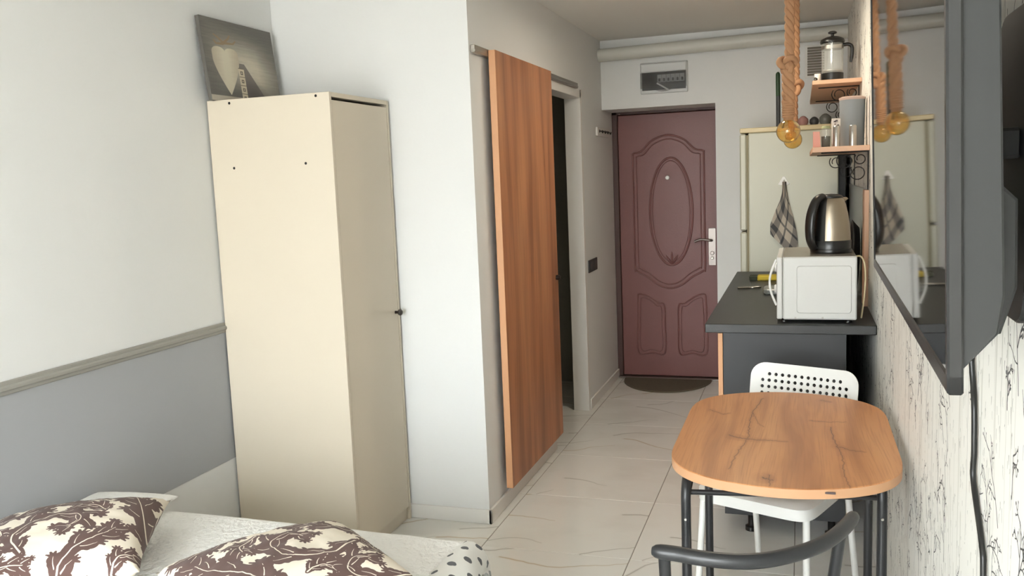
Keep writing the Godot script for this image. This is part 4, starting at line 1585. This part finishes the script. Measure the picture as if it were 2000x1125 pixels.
func build_kettle() -> void:
	var k := thing("electric_kettle", "steel electric kettle with black handle standing on the microwave", "kettle", Vector3(0.118, 1.189, -3.93), 0.62)
	# local +x is the spout side, -x carries the handle
	var st := new_st()
	lathe(st, [Vector2(0, 0), Vector2(0.082, 0), Vector2(0.082, 0), Vector2(0.084, 0.008), Vector2(0.082, 0.016), Vector2(0.082, 0.016), Vector2(0, 0.016)], 40)
	obj("power_base", st, M.black_plastic, k)
	st = new_st()
	lathe(st, [Vector2(0, 0.017), Vector2(0.080, 0.017), Vector2(0.080, 0.017), Vector2(0.081, 0.050), Vector2(0.079, 0.053), Vector2(0, 0.053)], 40)
	obj("lower_ring", st, M.black_plastic, k)
	st = new_st()
	lathe(st, [Vector2(0.0785, 0.047), Vector2(0.0775, 0.08), Vector2(0.074, 0.12), Vector2(0.068, 0.16), Vector2(0.060, 0.195), Vector2(0.051, 0.220), Vector2(0.044, 0.229)], 48)
	obj("body", st, M.kettle_steel, k)
	st = new_st()
	lathe(st, [Vector2(0.0445, 0.2285), Vector2(0.0475, 0.231), Vector2(0.044, 0.237), Vector2(0.030, 0.243), Vector2(0, 0.246)], 36)
	obj("lid", st, M.black_plastic, k)
	# broad handle bow and its backing strip
	st = new_st()
	var bow := smooth_loop([Vector3(-0.040, 0.236, 0), Vector3(-0.070, 0.222, 0), Vector3(-0.095, 0.170, 0), Vector3(-0.104, 0.110, 0), Vector3(-0.100, 0.055, 0), Vector3(-0.083, 0.020, 0)], 5, false)
	var wid := []
	for i in bow.size():
		wid.append(0.022 + 0.004 * sin(PI * i / (bow.size() - 1.0)))
	tube(st, bow, wid, 14, false, 0.62)
	obj("handle", st, M.black_plastic, k)
	st = new_st()
	st.set_smooth_group(0)
	var prof := [Vector2(0.080, 0.045), Vector2(0.0795, 0.08), Vector2(0.076, 0.12), Vector2(0.070, 0.16), Vector2(0.062, 0.195), Vector2(0.053, 0.220), Vector2(0.046, 0.230)]
	for i in prof.size() - 1:
		for s in 10:
			var a := PI + lerpf(-0.62, 0.62, s / 10.0)
			var b := PI + lerpf(-0.62, 0.62, (s + 1) / 10.0)
			var p: Vector2 = prof[i]
			var q: Vector2 = prof[i + 1]
			quad(st, Vector3(cos(a) * p.x, p.y, -sin(a) * p.x), Vector3(cos(b) * p.x, p.y, -sin(b) * p.x), Vector3(cos(b) * q.x, q.y, -sin(b) * q.x), Vector3(cos(a) * q.x, q.y, -sin(a) * q.x))
	obj("handle_backing", st, M.black_plastic, k)
	st = new_st()
	extrude(st, PackedVector2Array([Vector2(0.048, 0.205), Vector2(0.076, 0.222), Vector2(0.070, 0.228), Vector2(0.046, 0.230)]), -0.016, 0.016, Transform3D(), 0.003)
	obj("spout", st, M.kettle_steel, k)


func build_tv() -> void:
	# screen plane: from the near lower corner to the far lower corner, leaning a little forward at the top
	var near := Vector3(0.119, 1.35, -0.815)
	var far := Vector3(0.1345, 1.35, -1.845)
	var along := (near - far).normalized()
	var tilt := 0.021
	var up := (Vector3.UP - Vector3(1, 0, 0) * tilt).normalized()
	up = (up - along * up.dot(along)).normalized()
	var back := up.cross(along).normalized()
	if back.x < 0:
		back = -back
	# local: x = along (towards the viewer's end), y = up, z = out of the screen
	var bas := Basis(along, up, -back)
	var wv := near.distance_to(far)
	var hv := 0.60
	var tv := thing("television", "flat black television mounted on the papered wall", "television")
	tv.transform = Transform3D(bas.orthonormalized(), (near + far) * 0.5)
	if bas.determinant() < 0:
		push_error("mirrored")
	var w2 := wv / 2
	var st := new_st()
	var b := 0.012
	box(st, Vector3(-w2 + 0.001, 0.001, -0.012), Vector3(w2 - 0.001, hv - 0.001, -0.003))
	obj("panel_edge", st, M.tv_bezel, tv)
	st = new_st()
	box(st, Vector3(-w2, 0, -0.013), Vector3(w2, 0.018, 0), 0.002)
	box(st, Vector3(-w2, hv - b, -0.013), Vector3(w2, hv, 0), 0.002)
	box(st, Vector3(-w2, 0, -0.013), Vector3(-w2 + b, hv, 0), 0.002)
	box(st, Vector3(w2 - b, 0, -0.013), Vector3(w2, hv, 0), 0.002)
	obj("bezel", st, M.tv_bezel, tv)
	st = new_st()
	box(st, Vector3(-w2 + b, 0.018, -0.006), Vector3(w2 - b, hv - b, -0.0015))
	var sc := obj("screen", st, M.tv_screen, tv)
	sc.set_meta("label", "dark switched-off glossy screen")
	# back shell: a shallow tray with slanted lower edge, and a thicker electronics box
	st = new_st()
	var prof := PackedVector2Array([Vector2(0.020, -0.012), Vector2(0.052, -0.040), Vector2(0.085, -0.045), Vector2(hv - 0.03, -0.038), Vector2(hv - 0.012, -0.012)])
	# polygon (y, z) swept along x
	var xf := Transform3D(Basis(Vector3(0, 1, 0), Vector3(0, 0, 1), Vector3(1, 0, 0)), Vector3.ZERO)
	extrude(st, prof, -w2 + 0.02, w2 - 0.006, xf, 0.002)
	obj("back_shell", st, M.tv_shell, tv)
	st = new_st()
	var prof2 := PackedVector2Array([Vector2(0.022, -0.030), Vector2(0.030, -0.064), Vector2(0.075, -0.078), Vector2(0.16, -0.078), Vector2(0.20, -0.040), Vector2(0.20, -0.030)])
	extrude(st, prof2, -w2 + 0.12, w2 - 0.13, xf, 0.003)
	obj("electronics_box", st, M.tv_shell, tv)
	# wall bracket: plate on the wall, rail and arm
	var br := thing("tv_bracket", "black steel wall bracket holding the television", "bracket", Vector3(0.262, 1.57, -1.36))
	st = new_st()
	extrude(st, rounded_rect(0.20, 0.42, 0.05, 6), 0.0, 0.012, Transform3D(Basis(Vector3(0, 0, 1), Vector3.UP, Vector3(-1, 0, 0)), Vector3(0.0225, -0.03, -0.01)), 0.003)
	obj("wall_plate", st, M.tv_shell, br)
	st = new_st()
	box(st, Vector3(-0.034, -0.02, -0.06), Vector3(0.012, 0.02, 0.05), 0.004)
	obj("arm", st, M.black_matte, br)
	st = new_st()
	box(st, Vector3(-0.046, -0.16, -0.10), Vector3(-0.034, 0.16, -0.06), 0.003)
	box(st, Vector3(-0.046, -0.16, 0.05), Vector3(-0.034, 0.16, 0.09), 0.003)
	obj("mounting_rail", st, M.black_matte, br)
	# cable running down the wallpaper
	st = new_st()
	tube(st, smooth_loop([Vector3(0.24, 1.42, -1.66), Vector3(0.270, 1.30, -1.66), Vector3(0.2785, 1.188, -1.645), Vector3(0.2785, 1.132, -1.620), Vector3(0.2785, 1.06, -1.612), Vector3(0.2785, 1.008, -1.612), Vector3(0.2785, 0.933, -1.530), Vector3(0.2785, 0.885, -1.510), Vector3(0.2785, 0.70, -1.50), Vector3(0.2785, 0.40, -1.49)], 6, false), 0.0048, 8)
	tag(obj("power_cord", st, M.black_plastic), "thin black power cord hanging down the birch wallpaper", "cord")


func scroll_bracket(at: Vector3, called_label: String) -> void:
	# wrought iron shelf bracket in the x y plane: wall leg, shelf leg, scrolls between
	var b := thing("shelf_bracket", called_label, "bracket", at, 0.0, "iron scroll brackets under the shelves")
	var r := 0.0032
	var st := new_st()
	tube(st, [Vector3(0, -0.003, 0), Vector3(-0.20, -0.003, 0)], r, 6)
	obj("shelf_leg", st, M.black_matte, b)
	st = new_st()
	tube(st, [Vector3(-0.003, 0, 0), Vector3(-0.003, -0.19, 0)], r, 6)
	obj("wall_leg", st, M.black_matte, b)
	for q in [[Vector2(-0.10, -0.042), 0.036], [Vector2(-0.045, -0.095), 0.036], [Vector2(-0.035, -0.035), 0.026]]:
		st = new_st()
		var pts := []
		for i in 26:
			var a := 2.4 + i * 0.30
			var rr: float = q[1] * (1.0 - 0.018 * i)
			pts.append(Vector3(q[0].x + cos(a) * rr, q[0].y + sin(a) * rr, 0))
		tube(st, pts, r * 0.85, 6)
		obj("scroll", st, M.black_matte, b)


func build_shelves() -> void:
	var st := new_st()
	box(st, Vector3(0.053, 1.958, -6.20), Vector3(XR - 0.001, 1.978, -4.75), 0.001)
	tag(obj("wall_shelf", st, M.oak_pale), "upper pale wooden wall shelf carrying the coffee press", "shelf")
	st = new_st()
	box(st, Vector3(0.046, 1.612, -5.45), Vector3(XR - 0.001, 1.635, -4.17), 0.001)
	tag(obj("wall_shelf", st, M.oak_pale), "lower pale wooden wall shelf carrying the grey canister", "shelf")
	scroll_bracket(Vector3(XR - 0.0005, 1.958, -4.95), "black iron scroll bracket at the front of the upper shelf")
	scroll_bracket(Vector3(XR - 0.0005, 1.958, -5.95), "black iron scroll bracket at the back of the upper shelf")
	scroll_bracket(Vector3(XR - 0.0005, 1.612, -4.24), "black iron scroll bracket at the front of the lower shelf")
	scroll_bracket(Vector3(XR - 0.0005, 1.612, -5.30), "black iron scroll bracket at the back of the lower shelf")
	# coffee press on the upper shelf
	var p := thing("french_press", "glass coffee press with black lid and handle on the upper shelf", "coffee press", Vector3(0.150, 1.978, -4.87))
	st = new_st()
	lathe(st, [Vector2(0, 0), Vector2(0.054, 0), Vector2(0.054, 0), Vector2(0.054, 0.040), Vector2(0.054, 0.040), Vector2(0.050, 0.043)], 30)
	obj("base", st, M.black_plastic, p)
	st = new_st()
	lathe(st, [Vector2(0.052, 0.020), Vector2(0.052, 0.175), Vector2(0.054, 0.188)], 30)
	lathe(st, [Vector2(0.0525, 0.188), Vector2(0.0505, 0.175), Vector2(0.0505, 0.022)], 30)
	obj("glass", st, M.clear_glass, p)
	st = new_st()
	lathe(st, [Vector2(0.0535, 0.160), Vector2(0.0535, 0.178)], 30)
	obj("steel_band", st, M.steel, p)
	st = new_st()
	lathe(st, [Vector2(0.058, 0.190), Vector2(0.060, 0.198), Vector2(0.056, 0.210), Vector2(0.030, 0.222), Vector2(0.008, 0.225), Vector2(0.008, 0.235), Vector2(0.020, 0.238), Vector2(0.022, 0.245), Vector2(0.014, 0.250), Vector2(0, 0.251)], 30)
	obj("lid", st, M.black_plastic, p)
	st = new_st()
	tube(st, [Vector3(0, 0.03, 0), Vector3(0, 0.20, 0)], 0.0025, 6)
	lathe(st, [Vector2(0, 0.05), Vector2(0.048, 0.05), Vector2(0.048, 0.056), Vector2(0, 0.058)], 24)
	obj("plunger", st, M.steel, p)
	st = new_st()
	tube(st, smooth_loop([Vector3(0.050, 0.178, 0), Vector3(0.075, 0.180, 0), Vector3(0.092, 0.168, 0), Vector3(0.094, 0.135, 0), Vector3(0.088, 0.090, 0)], 5, false), [0.008, 0.009, 0.009, 0.009, 0.009, 0.009, 0.009, 0.009, 0.009, 0.009, 0.009, 0.009, 0.009, 0.009, 0.009, 0.009, 0.009, 0.009, 0.008, 0.007, 0.006], 10)
	obj("handle", st, M.black_plastic, p)
	# small cup and clip beside it
	st = new_st()
	lathe(st, [Vector2(0, 0), Vector2(0.013, 0), Vector2(0.013, 0), Vector2(0.016, 0.036), Vector2(0.014, 0.036), Vector2(0.011, 0.004), Vector2(0, 0.004)], 18, Vector3(0.078, 1.978, -4.80))
	tag(obj("egg_cup", st, M.card_white), "tiny white cup left of the coffee press", "cup")
	st = new_st()
	tube(st, smooth_loop([Vector3(0.060, 1.984, -4.765), Vector3(0.066, 1.992, -4.767), Vector3(0.075, 1.986, -4.770), Vector3(0.070, 1.982, -4.762), Vector3(0.060, 1.982, -4.765)], 4, false), 0.0035, 8)
	tag(obj("clip", st, M.black_plastic), "small black clip on the edge of the upper shelf", "clip")
	# lower shelf
	var y := 1.635
	var cn := thing("canister", "tall grey storage canister on the lower shelf", "canister", Vector3(0.2225, y, -4.40))
	st = new_st()
	lathe(st, [Vector2(0, 0), Vector2(0.052, 0), Vector2(0.052, 0), Vector2(0.0565, 0.215), Vector2(0.0565, 0.215), Vector2(0, 0.215)], 36)
	obj("body", st, M.canister_grey, cn)
	st = new_st()
	lathe(st, [Vector2(0.0575, 0.212), Vector2(0.0585, 0.222), Vector2(0.0585, 0.222), Vector2(0.045, 0.228), Vector2(0, 0.229)], 36)
	obj("lid", st, M.canister_rim, cn)
	for q in [[0.150, "polished steel shaker beside the printed card box"], [0.2185, "polished steel shaker in front of the grey canister"]]:
		st = new_st()
		lathe(st, [Vector2(0, 0), Vector2(0.0155, 0), Vector2(0.0155, 0), Vector2(0.0155, 0.088), Vector2(0.013, 0.093), Vector2(0, 0.094)], 22, Vector3(q[0], y, -4.262))
		tag(obj("shaker", st, M.steel), q[1], "shaker", "steel shakers on the lower shelf")
	st = new_st()
	box(st, Vector3(0.131, y, -4.355), Vector3(0.168, y + 0.128, -4.300), 0.001)
	var cb := obj("card_box", st, M.card_white)
	tag(cb, "small white card box with dark speckled print on the lower shelf", "box")
	st = new_st()
	for i in 26:
		var px := rng.randf_range(0.137, 0.163)
		var py := y + 0.01 + 0.11 * rng.randf()
		cbox(st, Vector3(px, py, -4.2998), Vector3(rng.randf_range(0.004, 0.009), rng.randf_range(0.002, 0.006), 0.0006))
	var pr := obj("print", st, M.ink, cb)
	pr.set_meta("kind", "stuff")
	st = new_st()
	extrude(st, PackedVector2Array([Vector2(0.050, y), Vector2(0.084, y), Vector2(0.079, y + 0.072), Vector2(0.050, y + 0.072)]), -4.33, -4.27, Transform3D(), 0.002)
	tag(obj("packet", st, M.pink), "pink packet at the outer end of the lower shelf", "packet")
	var gp := thing("jar", "small glass jar with dark contents beside the pink packet", "jar", Vector3(0.106, y, -4.31))
	st = new_st()
	lathe(st, [Vector2(0, 0), Vector2(0.019, 0), Vector2(0.021, 0.055), Vector2(0.017, 0.080), Vector2(0.017, 0.092)], 22)
	obj("glass", st, M.clear_glass, gp)
	st = new_st()
	lathe(st, [Vector2(0, 0.002), Vector2(0.018, 0.002), Vector2(0.018, 0.002), Vector2(0.0195, 0.050), Vector2(0, 0.050)], 20)
	obj("contents", st, M.sponge_dark, gp)
	st = new_st()
	lathe(st, [Vector2(0.0185, 0.085), Vector2(0.0185, 0.097), Vector2(0, 0.098)], 20)
	obj("lid", st, M.green_pale, gp)
	st = new_st()
	box(st, Vector3(XR - 0.006, y, -4.28), Vector3(XR - 0.002, y + 0.215, -4.205), 0.001, Transform3D())
	tag(obj("cutting_board", st, M.card_white), "thin pale board standing against the wall beside the canister", "board")


func rope_strands(st: SurfaceTool, x: float, z: float, y0: float, y1: float, r: float) -> void:
	for s in 3:
		var pts := []
		var n := int((y1 - y0) / 0.012) + 2
		for i in n:
			var y := lerpf(y0, y1, float(i) / (n - 1))
			var a := y * 60.0 + TAU * s / 3.0
			pts.append(Vector3(x + cos(a) * r * 0.5, y, z + sin(a) * r * 0.5))
		tube(st, pts, r * 0.58, 8)


func pendant(at: Vector3, knot_y: float, knot_x: float, br: float, label: String) -> void:
	# at: centre of the bulb
	var p := thing("pendant_lamp", label, "lamp", Vector3(at.x, at.y, at.z), 0.0, "rope pendant lamps")
	var top := H - at.y
	var st := new_st()
	lathe(st, [Vector2(0, top - 0.03), Vector2(0.045, top - 0.028), Vector2(0.05, top - 0.003), Vector2(0.05, top)], 24)
	obj("ceiling_rose", st, M.rope, p)
	st = new_st()
	rope_strands(st, knot_x * 0.25 + 0.008, 0, knot_y - at.y + 0.02, top - 0.02, 0.0205)
	rope_strands(st, 0, 0, 0.10, knot_y - at.y, 0.0265)
	obj("rope", st, M.rope, p)
	st = new_st()
	var pts := []
	for i in 60:
		var a := TAU * i / 60.0
		pts.append(Vector3((sin(a) + 2.0 * sin(2 * a)) * 0.0115 + knot_x * 0.5, knot_y - at.y + (cos(a) - 2.0 * cos(2 * a)) * 0.0125, -sin(3 * a) * 0.016))
	tube(st, pts, 0.0135, 8, true)
	obj("knot", st, M.rope, p)
	# rope-wound socket
	st = new_st()
	for i in 7:
		tube(st, arc3(Vector3(0, br + 0.012 + i * 0.010, 0), Vector3.RIGHT, Vector3.BACK, 0.021, 0.0, TAU * 19.0 / 20.0, 19), 0.0062, 6, true)
	lathe(st, [Vector2(0, br * 0.9), Vector2(0.021, br * 0.9), Vector2(0.021, br + 0.08), Vector2(0, br + 0.08)], 16)
	obj("socket", st, M.rope, p)
	st = new_st()
	var prof := []
	for i in 25:
		var a := -PI / 2 + i * (PI * 0.87) / 24.0
		prof.append(Vector2(maxf(0.0, cos(a)) * br, sin(a) * br))
	prof.append(Vector2(0.014, br + 0.012))
	lathe(st, prof, 32)
	var inn := []
	for q in prof:
		inn.push_front(Vector2(q.x * 0.972, q.y * 0.972))
	lathe(st, inn, 32)
	obj("bulb", st, M.amber_glass, p)
	st = new_st()
	tube(st, [Vector3(0, br, 0), Vector3(0, br * 0.2, 0)], 0.003, 6)
	for s in 6:
		var a := TAU * s / 6
		tube(st, [Vector3(0, br * 0.55, 0), Vector3(cos(a) * 0.018, br * 0.45, sin(a) * 0.018), Vector3(cos(a) * 0.014, -br * 0.5, sin(a) * 0.014)], 0.0009, 5)
	obj("filament", st, M.filament, p)


func build_lamps() -> void:
	added_ceiling_lamp(Vector3(-0.36, H, -4.42), 1.75)  # added light source, unseen, lifts the dim corridor
	pendant(Vector3(-0.053, 1.706, -4.0), 1.985, -0.010, 0.050, "rope pendant lamp with amber globe bulb hanging above the microwave")
	pendant(Vector3(-0.044, 1.698, -5.0), 1.975, 0.030, 0.048, "rope pendant lamp with amber globe bulb hanging near the refrigerator")


func added_ceiling_lamp(at: Vector3, energy: float) -> void:
	# flush opal lamp, added out of view to brighten and warm the corridor
	var l := thing("added_ceiling_lamp", "added unseen ceiling lamp that brightens the corridor", "lamp", at)
	var st := new_st()
	lathe(st, [Vector2(0.16, -0.025), Vector2(0.165, -0.012), Vector2(0.165, 0.0)], 40)
	obj("ring", st, M.white_trim, l)
	st = new_st()
	lathe(st, [Vector2(0, -0.085), Vector2(0.06, -0.080), Vector2(0.12, -0.060), Vector2(0.15, -0.030), Vector2(0.155, -0.012)], 40)
	obj("added_opal_shade", st, M.added_lamp_opal, l)
	var o := AreaLight3D.new()
	o.name = "added_lamp_light"
	o.area_size = Vector2(0.28, 0.28)
	o.light_energy = energy
	o.light_color = Color(1.0, 0.95, 0.86)
	o.shadow_enabled = true
	l.add_child(o)
	o.position = Vector3(0, -0.09, 0)
	o.rotation = Vector3(-PI / 2, 0, 0)


func build_canvas() -> void:
	# stretched canvas leaning on the wall, standing on the wardrobe
	var y0 := 1.9145
	var lean := 0.035
	var hh := 0.337
	var w := 0.50
	var c := thing("canvas_picture", "grey canvas print of a pale heart leaning on top of the wardrobe", "picture")
	var up := Vector3(-lean, sqrt(hh * hh - lean * lean), 0) / hh
	var right := Vector3(0, 0, -1)
	var n := right.cross(up).normalized()
	c.transform = Transform3D(Basis(right, up, n), Vector3(-2.240, y0, -3.035))
	var st := new_st()
	st.set_smooth_group(-1)
	uvquad(st, [Vector3(0, 0, 0.0), Vector3(w, 0, 0.0), Vector3(w, hh, 0.0), Vector3(0, hh, 0.0)], [Vector2(0, 1), Vector2(1, 1), Vector2(1, 0), Vector2(0, 0)])
	obj("print", st, M.canvas_print, c)
	st = new_st()
	box(st, Vector3(0, 0, -0.018), Vector3(w, hh, -0.0004), 0.001)
	obj("stretcher", st, M.canvas_side, c)


func build_small_things() -> void:
	var st := new_st()
	# heating pipe under the ceiling along the entry wall
	var pts := [Vector3(XC + 0.002, 2.379, -6.165), Vector3(XR - 0.002, 2.402, -6.165)]
	tube(st, pts, 0.045, 20)
	tag(obj("pipe", st, M.pipe_paint), "thick white pipe running under the ceiling above the entry door", "pipe")
	# fuse box
	var f := thing("fuse_box", "white fuse box with smoked cover above the entry door", "fuse box", Vector3(-0.901, 2.20, ZE))
	st = new_st()
	box(st, Vector3(-0.163, -0.103, 0.0), Vector3(0.163, 0.108, 0.022), 0.005)
	obj("case", st, M.box_grey, f)
	st = new_st()
	box(st, Vector3(-0.156, 0.040, 0.020), Vector3(0.156, 0.100, 0.040), 0.005)
	obj("top_cover", st, M.box_grey, f)
	st = new_st()
	box(st, Vector3(-0.150, -0.080, 0.0215), Vector3(0.150, 0.045, 0.024))
	obj("recess", st, M.dark_grey, f)
	for i in 6:
		st = new_st()
		box(st, Vector3(-0.042 + i * 0.031, -0.030, 0.024), Vector3(-0.0125 + i * 0.031, 0.022, 0.038), 0.002)
		var bk := obj("breaker", st, M.breaker_grey, f)
		st = new_st()
		box(st, Vector3(-0.034 + i * 0.031, -0.024, 0.038), Vector3(-0.021 + i * 0.031, -0.004, 0.046), 0.002)
		obj("switch_lever", st, M.dark_grey, bk)
	st = new_st()
	var cover := PackedVector2Array()
	for p in [[-0.158, 0.038], [0.158, 0.038], [0.158, -0.068], [0.10, -0.070]]:
		cover.append(Vector2(p[0], p[1]))
	for i in 13:
		var a := i / 12.0
		cover.append(Vector2(lerpf(0.08, -0.08, a), -0.072 - 0.022 * sin(PI * a)))
	cover.append(Vector2(-0.10, -0.070))
	cover.append(Vector2(-0.158, -0.068))
	extrude(st, cover, 0.047, 0.050)
	obj("smoked_cover", st, M.smoked_cover, f)
	st = new_st()
	tube(st, [Vector3(-0.045, -0.035, 0.044), Vector3(0.035, -0.085, 0.044)], 0.006, 6)
	obj("label_strip", st, M.box_grey, f)
	# ventilation grille
	var v := thing("vent_grille", "small grey louvred vent in the entry wall behind the coffee press", "vent", Vector3(0.090, 2.235, ZE))
	st = new_st()
	box(st, Vector3(-0.068, -0.105, 0), Vector3(0.068, 0.105, 0.006), 0.002)
	obj("frame", st, M.white_trim, v)
	for i in 11:
		st = new_st()
		cbox(st, Vector3(0, -0.085 + i * 0.017, 0.008), Vector3(0.105, 0.013, 0.003), 0.0005, Transform3D(Basis(Vector3.RIGHT, 0.0), Vector3.ZERO))
		obj("slat", st, M.louvre_grey, v)
	# light switch
	var s := thing("light_switch", "dark grey double light switch on the corridor wall", "switch", Vector3(XC, 0.951, -5.79))
	st = new_st()
	box(st, Vector3(0, -0.042, -0.125), Vector3(0.008, 0.042, 0.125), 0.002)
	obj("plate", st, M.dark_grey, s)
	for z in [-0.06, 0.06]:
		st = new_st()
		box(st, Vector3(0.008, -0.030, z - 0.048), Vector3(0.012, 0.030, z + 0.048), 0.002)
		obj("rocker", st, M.dark_grey, s)
	# key hooks
	var h := thing("key_rack", "white key rack with dark hooks beside the entry door", "key rack", Vector3(XC, 1.852, -6.20))
	st = new_st()
	box(st, Vector3(0, -0.030, -0.19), Vector3(0.014, 0.030, 0.19), 0.002)
	obj("board", st, M.white_trim, h)
	for i in 4:
		st = new_st()
		var z := -0.13 + i * 0.087
		tube(st, smooth_loop([Vector3(0.012, 0.004, z), Vector3(0.030, 0.002, z), Vector3(0.038, -0.010, z), Vector3(0.042, 0.006, z)], 4, false), 0.004, 6)
		disc_rod(st, 0.011, 0.004, 0.001, Transform3D(Basis(Vector3.FORWARD, PI / 2), Vector3(0.0135, 0.004, z)), 12)
		obj("hook", st, M.dark_knob, h)
	# half-round mat
	st = new_st()
	var poly := PackedVector2Array()
	for i in 33:
		var a := PI * i / 32.0
		poly.append(Vector2(cos(a) * 0.325, -sin(a) * 0.40))
	extrude(st, poly, 0.0005, 0.012, Transform3D(Basis(Vector3.RIGHT, -PI / 2), Vector3(-0.955, 0.0, -6.505)), 0.003)
	tag(obj("doormat", st, M.doormat), "half-round brown doormat in front of the entry door", "doormat")
	# things on the refrigerator
	st = new_st()
	tube(st, [Vector3(-0.138, 1.8035, -5.88), Vector3(-0.139, 2.0, -5.885)], 0.0135, 12)
	var rod := obj("rod", st, M.dark_grey)
	tag(rod, "thin upright dark and green rod standing on the refrigerator", "rod")
	st = new_st()
	tube(st, smooth_loop([Vector3(-0.139, 2.0, -5.885), Vector3(-0.140, 2.10, -5.887), Vector3(-0.140, 2.135, -5.888), Vector3(-0.140, 2.150, -5.888)], 4, false), [0.0137, 0.0137, 0.0137, 0.0137, 0.0137, 0.0137, 0.0137, 0.0137, 0.0135, 0.012, 0.010, 0.006, 0.003], 12)
	obj("green_end", st, M.green_dark, rod)
	for q in [[0.010, 0.032, "rose", "small round rose-coloured pot on the refrigerator"], [0.075, 0.028, "dark_grey", "small round dark pot on the refrigerator"], [0.140, 0.036, "glass_grey", "round grey glass pot on the refrigerator near the wall"]]:
		st = new_st()
		var r: float = q[1]
		lathe(st, [Vector2(0, 0), Vector2(r * 0.7, 0), Vector2(r * 0.7, 0), Vector2(r, r * 0.7), Vector2(r * 0.95, r * 1.3), Vector2(r * 0.5, r * 1.75), Vector2(r * 0.2, r * 1.9), Vector2(0, r * 1.92)], 24, Vector3(q[0], 1.8035, -5.83))
		tag(obj("pot", st, M[q[2]]), q[3], "pot", "little pots on the refrigerator")
	# things on the worktop near the refrigerator
	var y := 0.9155
	var kn := thing("pliers", "shiny steel tongs lying on the charcoal worktop", "tongs", Vector3(-0.27, y, -4.83), 0.35)
	st = new_st()
	tube(st, [Vector3(-0.058, 0.006, 0.0), Vector3(0.0, 0.006, 0.0)], 0.0055, 8)
	obj("handle", st, M.steel, kn)
	for k in [-1.0, 1.0]:
		st = new_st()
		tube(st, smooth_loop([Vector3(0.0, 0.006, 0), Vector3(0.02, 0.006, 0.016 * k), Vector3(0.05, 0.006, 0.012 * k), Vector3(0.065, 0.006, 0.004 * k)], 4, false), 0.004, 8)
		obj("arm", st, M.steel, kn)
	var sp := thing("sponge", "yellow and dark green kitchen sponge on the worktop", "sponge", Vector3(-0.185, y, -5.22))
	st = new_st()
	box(st, Vector3(-0.055, 0, -0.04), Vector3(0.07, 0.028, 0.04), 0.005)
	obj("foam", st, M.yellow, sp)
	st = new_st()
	box(st, Vector3(-0.10, 0, -0.04), Vector3(-0.056, 0.026, 0.04), 0.004)
	obj("scourer", st, M.sponge_dark, sp)
	st = new_st()
	extrude(st, rounded_rect(0.20, 0.16, 0.03, 4), 0.0, 0.030, Transform3D(Basis(Vector3.RIGHT, -PI / 2), Vector3(-0.085, y, -4.66)), 0.006)
	tag(obj("tray", st, M.glass_grey), "low grey dish on the worktop behind the microwave", "dish")
	# frying pan leaning against the splashback
	var pan := thing("frying_pan", "black round pan leaning on the wall beside the microwave", "pan", Vector3(0.232, y, -4.53))
	st = new_st()
	lathe(st, [Vector2(0, 0), Vector2(0.15, 0), Vector2(0.17, 0.02), Vector2(0.185, 0.032), Vector2(0.182, 0.033), Vector2(0.148, 0.006), Vector2(0, 0.005)], 40, Vector3.ZERO, Transform3D(Basis(Vector3.FORWARD, -PI / 2 + 0.04), Vector3(0.026, 0.187, 0)))
	obj("bowl", st, M.black_matte, pan)
